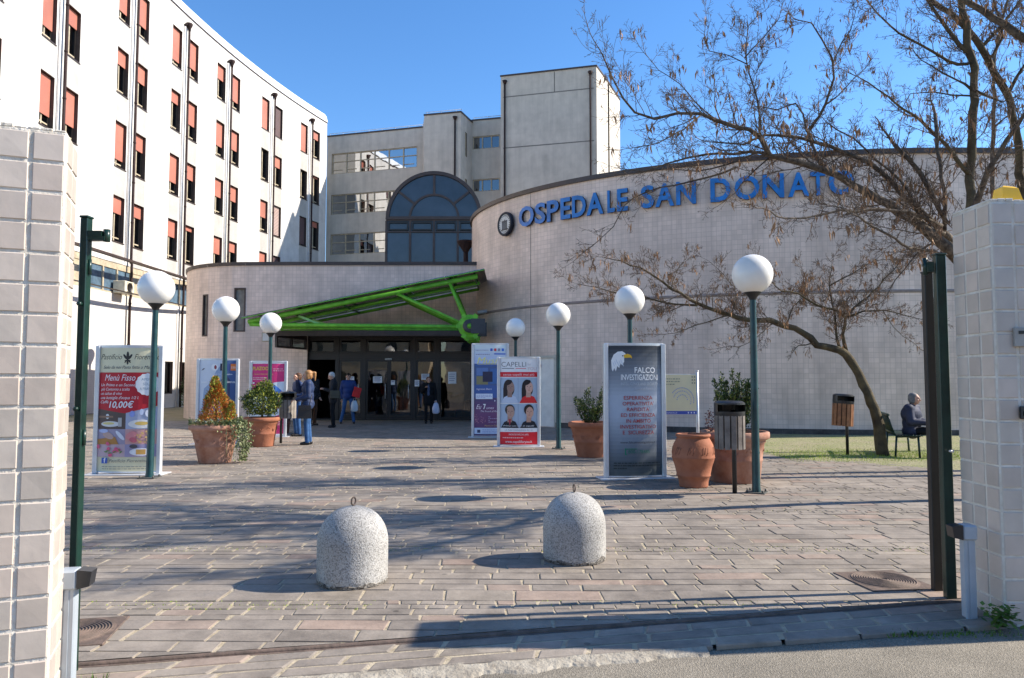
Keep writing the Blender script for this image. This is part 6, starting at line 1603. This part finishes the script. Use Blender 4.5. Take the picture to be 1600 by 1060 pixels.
T.limb(PX([(1322,496),(1330,485),(1364,455),(1397.5,421),(1420,387.5)], 14.5, 14.9), .025, .006, .8, .15)
T.limb(PX([(1142,493),(1090,507.5),(1052,522.5),(1007.5,522.5)], 14.0, 13.6), .013, .004, .5, .16)
T.limb(PX([(1210,505),(1165,537.5),(1120,545)], 14.2, 13.6), .010, .004, .5, .16)
T.limb(PX([(1270,536),(1248,540),(1238,552)], 14.4, 14.0), .014, .004, .35, .14)
T.limb(PX([(1229,511),(1240,480),(1262,455),(1255,425)], 14.3, 14.8), .014, .005, .7, .14)
T.limb(PX([(1379,485),(1395,510),(1412,525),(1438,546)], 14.3, 14.3), .009, .004, .4, .16)
T.limb(PX([(1296,447),(1330,430),(1360,410),(1390,405),(1430,408)], 14.7, 14.3), .014, .004, .7, .15)
T.limb(PX([(1049,451),(1060,420),(1080,400)], 13.9, 14.4), .010, .004, .6, .15)
T.limb(PX([(1142,492),(1150,460),(1130,430),(1110,410)], 14.0, 14.6), .012, .004, .7, .15)
T.build('leaning_tree', 'small leaning bare tree on the grass patch before the round hall wall', 'tree', M_lichen, (base.x, 14.5, 0))

# ------------------------------------------------------------------ people
def capsule(mb, a, b, r0, r1=None, n=12, sx=1.0):
    r1 = r0 if r1 is None else r1; a, b = Vector(a), Vector(b); d = b-a; L = max(d.length, 1e-4); t = d/L
    pts, rad = [], []
    for k in range(5): an = R(90*k/4); pts.append(a-t*r0*math.cos(an)); rad.append(max(1e-4, r0*math.sin(an)))
    for k in range(1, 5): pts.append(a+d*k/4); rad.append(r0+(r1-r0)*k/4)
    for k in range(1, 5): an = R(90*k/4); pts.append(b+t*r1*math.sin(an)); rad.append(max(1e-4, r1*math.cos(an)))
    mb.tube(pts, rad, n)
def fuse(mb, name, m, parent, vox=.012, sm=3):
    o = mb.build(name, m, parent)
    md = o.modifiers.new('r', 'REMESH'); md.mode = 'VOXEL'; md.voxel_size = vox; md.use_smooth_shade = True
    s_ = o.modifiers.new('s', 'SMOOTH'); s_.iterations = sm; s_.factor = .5
    bpy.context.view_layer.update()
    dg = bpy.context.evaluated_depsgraph_get(); me = bpy.data.meshes.new_from_object(o.evaluated_get(dg)); me.name = name
    o.modifiers.clear(); o.data = me
    if not me.materials: me.materials.append(m)
    return o
SKIN = mat('skin', (.55,.31,.22), .55, .35, var=.08, sss=.1)
def person(loc, rz, label, J, top, legs, shoe, hairc, hair='short', coat_len=.78, scale=1.0, bulk=1.0, coat_mat=None, coat_open=None, elderly=False):
    """J: joint dict in local metres, facing -y; keys: hip, chest, neck, head, sh/el/wr L R, hj/kn/an L R."""
    root = empty('person', loc, rz, label, 'person'); root.scale = (scale,)*3
    D = dict(hip=(0,0,.95), chest=(0,0,1.3), neck=(0,.01,1.47), head=(0,-.02,1.6), shL=(.17,0,1.41), shR=(-.17,0,1.41), elL=(.24,.03,1.13), elR=(-.24,.03,1.13), wrL=(.24,-.06,.9), wrR=(-.24,-.06,.9), hjL=(.09,0,.92), hjR=(-.09,0,.92), knL=(.1,-.02,.5), knR=(-.1,-.02,.5), anL=(.1,.02,.08), anR=(-.1,.02,.08), look=(0,-1,0)); D.update(J)
    V = {k: Vector(v) for k, v in D.items()}
    look = V['look'].normalized(); hd = V['head']; sidev = look.cross(Vector((0,0,1))).normalized(); upv = sidev.cross(look).normalized(); MH = Matrix((sidev, -look, upv)).transposed()   # local head frame: -y = look
    def H(x, y, z): return hd+MH @ Vector((x, y, z))
    b = MB()
    # head
    b.sphere(H(0,.015,.03), (.076,.095,.092), 0, 20, MH); b.sphere(H(0,-.02,-.03), (.062,.07,.08), 0, 16, MH); b.sphere(H(0,-.045,-.075), (.035,.032,.03), 0, 12, MH)
    capsule(b, H(0,-.088,.01), H(0,-.112,-.025), .009, .014, 8); b.sphere(H(0,-.088,-.052), (.026,.012,.009), 0, 10, MH)
    for s in (-1, 1): b.sphere(H(s*.079,.01,-.005), (.012,.02,.03), 0, 10, MH); b.sphere(H(s*.035,-.07,-.02), (.022,.02,.022), 0, 10, MH)
    b.sphere(H(0,-.082,.035), (.05,.014,.012), 0, 12, MH)
    capsule(b, V['neck']-Vector((0,0,.05)), H(0,.015,-.05), .055, .05)
    # trunk and limbs under the clothes
    capsule(b, V['hip'], V['chest'], .11, .12); capsule(b, V['shL'], V['shR'], .06, .06)
    for s in 'LR':
        capsule(b, V['sh'+s], V['el'+s], .045, .036); capsule(b, V['el'+s], V['wr'+s], .036, .026)
        capsule(b, V['hj'+s], V['kn'+s], .075, .05); capsule(b, V['kn'+s], V['an'+s], .048, .034)
        f = (V['wr'+s]-V['el'+s]).normalized(); w = V['wr'+s]; nrm = f.cross(Vector((0,0,1)) if abs(f.z) < .8 else Vector((0,1,0))).normalized(); pal = f.cross(nrm).normalized()
        sgn = 1 if s == 'L' else -1
        for k in range(4):
            off = nrm*(k-1.5)*.019; p0 = w+f*.02+off*.7; p1 = w+f*.085+off; capsule(b, p0, p1, .013, .011, 8)
            Lf = (.06,.072,.067,.052)[k]; p2 = p1+(f*.85+pal*.35).normalized()*Lf*.55; p3 = p2+(f*.45+pal*.8).normalized()*Lf*.5; capsule(b, p1, p2, .0095, .0085, 8); capsule(b, p2, p3, .0085, .007, 8)
        p0 = w+f*.03-nrm*.03; p1 = p0+(f*.5-nrm*.75+pal*.2).normalized()*.04; p2 = p1+(f*.9-nrm*.1+pal*.4).normalized()*.032; capsule(b, p0, p1, .0125, .011, 8); capsule(b, p1, p2, .0105, .008, 8)
    fuse(b, 'body', SKIN, root, .0075, 2)
    # eyes
    e = MB()
    for s in (-1, 1): e.sphere(H(s*.032,-.083,.012), (.012,.007,.007), 0, 8, MH)
    e.build('eyes', mat('eye_dark', (.03,.02,.02), .3, .5), root)
    # coat
    c = MB(); k = bulk
    ch = V['chest']; hp = V['hip']
    c.sphere(ch+Vector((0,.0,.02)), (.2*k,.135*k,.19), 0, 20); c.sphere((ch+hp)/2, (.165*k,.13*k,.2), 0, 20); c.sphere(hp+Vector((0,0,.0)), (.178*k,.145*k,.15), 0, 20)
    capsule(c, V['shL'], V['shR'], .078*k, .078*k, 12); capsule(c, V['neck']+Vector((0,.005,-.06)), V['neck']+Vector((0,0,.0)), .09, .07)
    if coat_len < .86:
        for x_ in (-.07, 0, .07): capsule(c, hp+Vector((x_,0,0)), Vector((hp.x+x_*1.2, hp.y, coat_len+.1)), .13*k, .12*k)
    for s in 'LR':
        capsule(c, V['sh'+s], V['el'+s], .072*k, .06*k); capsule(c, V['el'+s], V['wr'+s]-(V['wr'+s]-V['el'+s]).normalized()*.02, .06*k, .044*k)
    fuse(c, 'coat', top, root, .012, 3)
    if coat_open:
        c = MB(); c.sphere(ch+Vector((0,-.05,-.03)), (.075,.11,.2), 0, 14); c.sphere((ch+hp)/2+Vector((0,-.045,-.03)), (.07,.11,.17), 0, 14); fuse(c, 'sweater', coat_open, root, .01, 2)
    c = MB(); c.sphere(hp-Vector((0,0,.04)), (.16,.12,.12), 0, 16)
    for s in 'LR': capsule(c, V['hj'+s], V['kn'+s], .088, .064); capsule(c, V['kn'+s], V['an'+s]+Vector((0,0,.0)), .064, .055)
    fuse(c, 'trousers', legs, root, .012, 2)
    for s in 'LR':
        a_ = V['an'+s]; c = MB(); fd = Vector(J.get('foot'+s, J.get('foot', (0,-1,0)))).normalized(); capsule(c, a_+Vector((0,0,-.035))-fd*.03, a_+Vector((0,0,-.045))+fd*.13, .045, .035); c.box((-.04,-.02,0),(.04,.02,.02), M=frameM(a_+Vector((0,0,-.08)), (1,0,0), (0,1,0), (0,0,1))); capsule(c, a_-Vector((0,0,.03)), a_+Vector((0,0,.05)), .045, .042); fuse(c, 'shoe', shoe, root, .009, 2)
    h = MB()
    h.sphere(H(0,.03,.05), (.088,.095,.085), 0, 20, MH)
    if hair in ('bob', 'tail'): h.sphere(H(0,.05,.0), (.09,.075,.1), 0, 18, MH); [h.sphere(H(s*.07,.01,-.02), (.022,.045,.075), 0, 12, MH) for s in (-1,1)]
    if hair == 'short': h.sphere(H(0,.06,.0), (.078,.06,.07), 0, 16, MH)
    if hair == 'tail': capsule(h, H(0,.11,.06), H(0,.17,.05), .035, .04); capsule(h, H(0,.17,.05), H(0,.17,-.12), .04, .015)
    if hair == 'curly':
        rr_ = random.Random(3)
        for q in range(40): d = Vector((rr_.gauss(0,1), abs(rr_.gauss(0,1))*.8-.25, rr_.gauss(.35,.8))).normalized(); h.sphere(H(d.x*.09,d.y*.09+.02,d.z*.09+.025), .024, 0, 8)
    if hair == 'cap': capsule(h, H(0,-.06,.075), H(0,-.13,.062), .03, .016)
    fuse(h, 'hair' if hair != 'cap' else 'cap', hairc, root, .008, 2)
    return root
navy = mat('navy_padded', (.02,.045,.13), .6, .3, vscale=8, c2=(.01,.025,.075)); jeans = mat('blue_jeans', (.05,.13,.3), .8, .2, vscale=9, c2=(.02,.06,.16)); blackc = mat('black_cloth', (.012,.012,.014), .85, .15); darkcoat = mat('charcoal_coat', (.03,.03,.034), .85, .15, var=.3); shoe_b = mat('black_leather', (.012,.011,.011), .4, .4); blonde = mat('blonde_hair', (.42,.22,.08), .5, .4, vscale=40, c2=(.26,.12,.045)); whiteh = mat('white_hair', (.55,.54,.52), .7, .3); brownh = mat('brown_hair', (.09,.04,.02), .6, .3, vscale=30); greyh = mat('grey_hair', (.22,.21,.2), .7, .3, vscale=30, c2=(.1,.1,.1)); lblue = mat('slate_blue_coat', (.03,.055,.13), .6, .3, vscale=6, c2=(.012,.02,.06)); brownt = mat('brown_trousers', (.07,.035,.02), .8, .2)
# blonde woman, side-on, facing left with hand raised to the mouth
Yw = 17.0
w1 = person((gx(481, Yw), Yw, 0), R(-72), 'blonde woman in slate blue coat and jeans standing beside the litter bin', dict(wrR=(-.04,-.24,1.5), elR=(-.2,-.2,1.24), wrL=(.1,-.26,1.05), elL=(.23,0,1.12), knL=(.06,-.03,.5), knR=(-.09,.02,.5), anL=(.05,.0,.08), anR=(-.1,.06,.08), look=(0,-1,-.05)), lblue, jeans, shoe_b, blonde, 'tail', .82, 1.0, 1.08)
hb = empty('handbag', (gx(476, 16.75), 16.75, .62), R(10), 'black leather handbag held by the blonde woman', 'handbag')
t = MB(); t.add([(-.16,-.05,0),(.17,-.05,0),(.17,.05,0),(-.16,.05,0),(-.13,-.03,.3),(.14,-.03,.3),(.14,.03,.3),(-.13,.03,.3)], [(3,2,1,0),(4,5,6,7),(0,1,5,4),(1,2,6,5),(2,3,7,6),(3,0,4,7)]); t.box((-.15,-.056,.2),(.16,-.04,.215)); t.build('bag', mat('bag_leather', (.02,.018,.017), .3, .5), hb)
t = MB(); t.tube([(.1,0,.28),(.13,0,.42),(.16,.05,.55)], .008, 5); t.tube([(-.1,0,.28),(0,0,.42),(.1,.05,.5)], .008, 5); t.build('strap', shoe_b, hb)
Yw = 19.6
person((gx(465, Yw), Yw, 0), R(-50), 'person in dark jacket and jeans half hidden behind the blonde woman', dict(wrR=(-.08,-.22,1.2), wrL=(.12,-.22,1.1)), navy, jeans, shoe_b, brownh, 'bob', .86, .98)
Yw = 24.2
person((gx(489, Yw), Yw, 0), R(60), 'person in dark coat and brown trousers hidden behind the blonde woman', dict(), darkcoat, brownt, shoe_b, brownh, 'short', .8, 1.04)
Yw = 23.2
person((gx(520.5, Yw), Yw, 0), R(-80), 'elderly white haired man in charcoal coat with shoulder bag facing left', dict(wrR=(-.1,-.27,1.2), elR=(-.23,-.03,1.12), wrL=(.1,-.26,1.18), elL=(.22,-.04,1.12), head=(0,-.06,1.58), look=(0,-1,-.45)), darkcoat, blackc, shoe_b, whiteh, 'short', .74, 1.02)
sb_ = empty('shoulder_bag', (gx(524, 22.95), 22.95, .92), R(-5), 'olive shoulder bag hanging on the white haired man', 'bag')
t = MB(); t.box((-.15,-.05,0), (.15,.05,.24), 0, .02); t.box((-.155,-.06,.1),(.155,-.03,.25), 0, .01); t.build('bag', mat('olive_bag', (.06,.06,.045), .6, .3), sb_)
t = MB(); t.tube([(-.12,0,.24),(-.1,-.02,.45),(-.05,.0,.55)], .01, 5); t.tube([(.12,0,.24),(.12,.0,.55)], .01, 5); t.build('strap', shoe_b, sb_)
Yw = 25.2
person((gx(544, Yw), Yw, 0), R(12), 'man in navy jacket and jeans holding a red folder by the doors', dict(hjL=(.09,0,.92), knL=(.14,-.1,.52), anL=(.2,-.05,.08), knR=(-.14,0,.5), anR=(-.24,.06,.08), wrL=(.28,-.1,.98), elL=(.27,.04,1.16), wrR=(-.2,.05,.86), elR=(-.24,.04,1.13)), mat('royal_navy', (.025,.05,.17), .7, .25), jeans, shoe_b, mat('dark_hair', (.02,.015,.012), .6, .3), 'cap', .88, 1.0, 1.1)
rf = MB(); rf.box((-.13,-.012,-.17), (.13,.012,.17), 0, .004); rf.box((-.12,-.016,-.16),(.12,-.012,-.1)); o = rf.build('red_folder', mat('red_card', (.6,.02,.02), .5, .3), None, (gx(557.5, 24.95), 24.95, 1.08)); o.rotation_euler = (0, R(15), R(20)); tag(o, 'bright red folder held by the man in the navy jacket', 'folder')
def bag(px, Y, z, c, label, rz=0):
    r_ = empty('carrier_bag', (gx(px, Y), Y, z), rz, label, 'bag'); t = MB(); rr_ = random.Random(px); vs = []; n_ = 16
    for (w, d, zz) in ((.08,.04,0),(.125,.06,.05),(.12,.06,.2),(.08,.03,.34),(.05,.015,.38)):
        for k in range(n_): a = 2*math.pi*k/n_; q = 1+rr_.uniform(-.12,.12); vs.append((w*math.cos(a)*q, d*math.sin(a)*q, zz))
    fs = [(i*n_+k, i*n_+(k+1) % n_, (i+1)*n_+(k+1) % n_, (i+1)*n_+k) for i in range(4) for k in range(n_)]+[tuple(range(n_-1,-1,-1))]
    t.add(vs, fs, 0, True); t.build('bag', c, r_)
    t = MB(); t.tube([(-.04,0,.37),(-.02,0,.46),(.02,0,.46),(.04,0,.37)], .006, 5); t.build('handles', c, r_)
bag(554, 24.95, .42, mat('pale_blue_plastic', (.5,.56,.62), .4, .4), 'pale plastic bag hanging beside the jeans of the man with red folder', .1)
Yw = 25.3
person((gx(670, Yw), Yw, 0), R(0), 'curly haired woman in long black coat standing before the glass doors', dict(wrR=(-.1,-.2,1.3), elR=(-.24,-.04,1.14), wrL=(.25,-.02,.84), head=(0,-.02,1.57), look=(0,-1,-.05)), blackc, blackc, shoe_b, brownh, 'curly', .66, .95, 1.05, coat_open=mat('slate_sweater', (.07,.09,.16), .8, .2))
bag(681, 25.2, .34, mat('white_violet_plastic', (.55,.55,.68), .4, .4), 'white plastic bag in the hand of the curly haired woman', .3)
# seated woman on the bench
sx, sy = at(1430, 690, 14.3).x, 14.35
st_ = person((sx-.02, sy, 0), R(42), 'elderly grey haired woman in grey blue jacket sitting on the green bench', dict(hip=(0,.0,.52), chest=(0,.02,.84), neck=(0,0,1.02), head=(0,-.06,1.16), shL=(.17,0,.97), shR=(-.17,0,.97), elL=(.23,-.06,.72), elR=(-.23,-.06,.72), wrL=(.05,-.27,.68), wrR=(-.07,-.27,.7), hjL=(.09,0,.52), hjR=(-.09,0,.52), knL=(.1,-.42,.54), knR=(-.1,-.42,.54), anL=(.08,-.45,.09), anR=(-.1,-.4,.09)), mat('grey_blue_jacket', (.045,.05,.085), .7, .25, vscale=5, c2=(.02,.024,.045)), blackc, shoe_b, greyh, 'bob', 1.2, .97, 1.32, coat_open=mat('white_scarf', (.45,.4,.42), .8, .2))
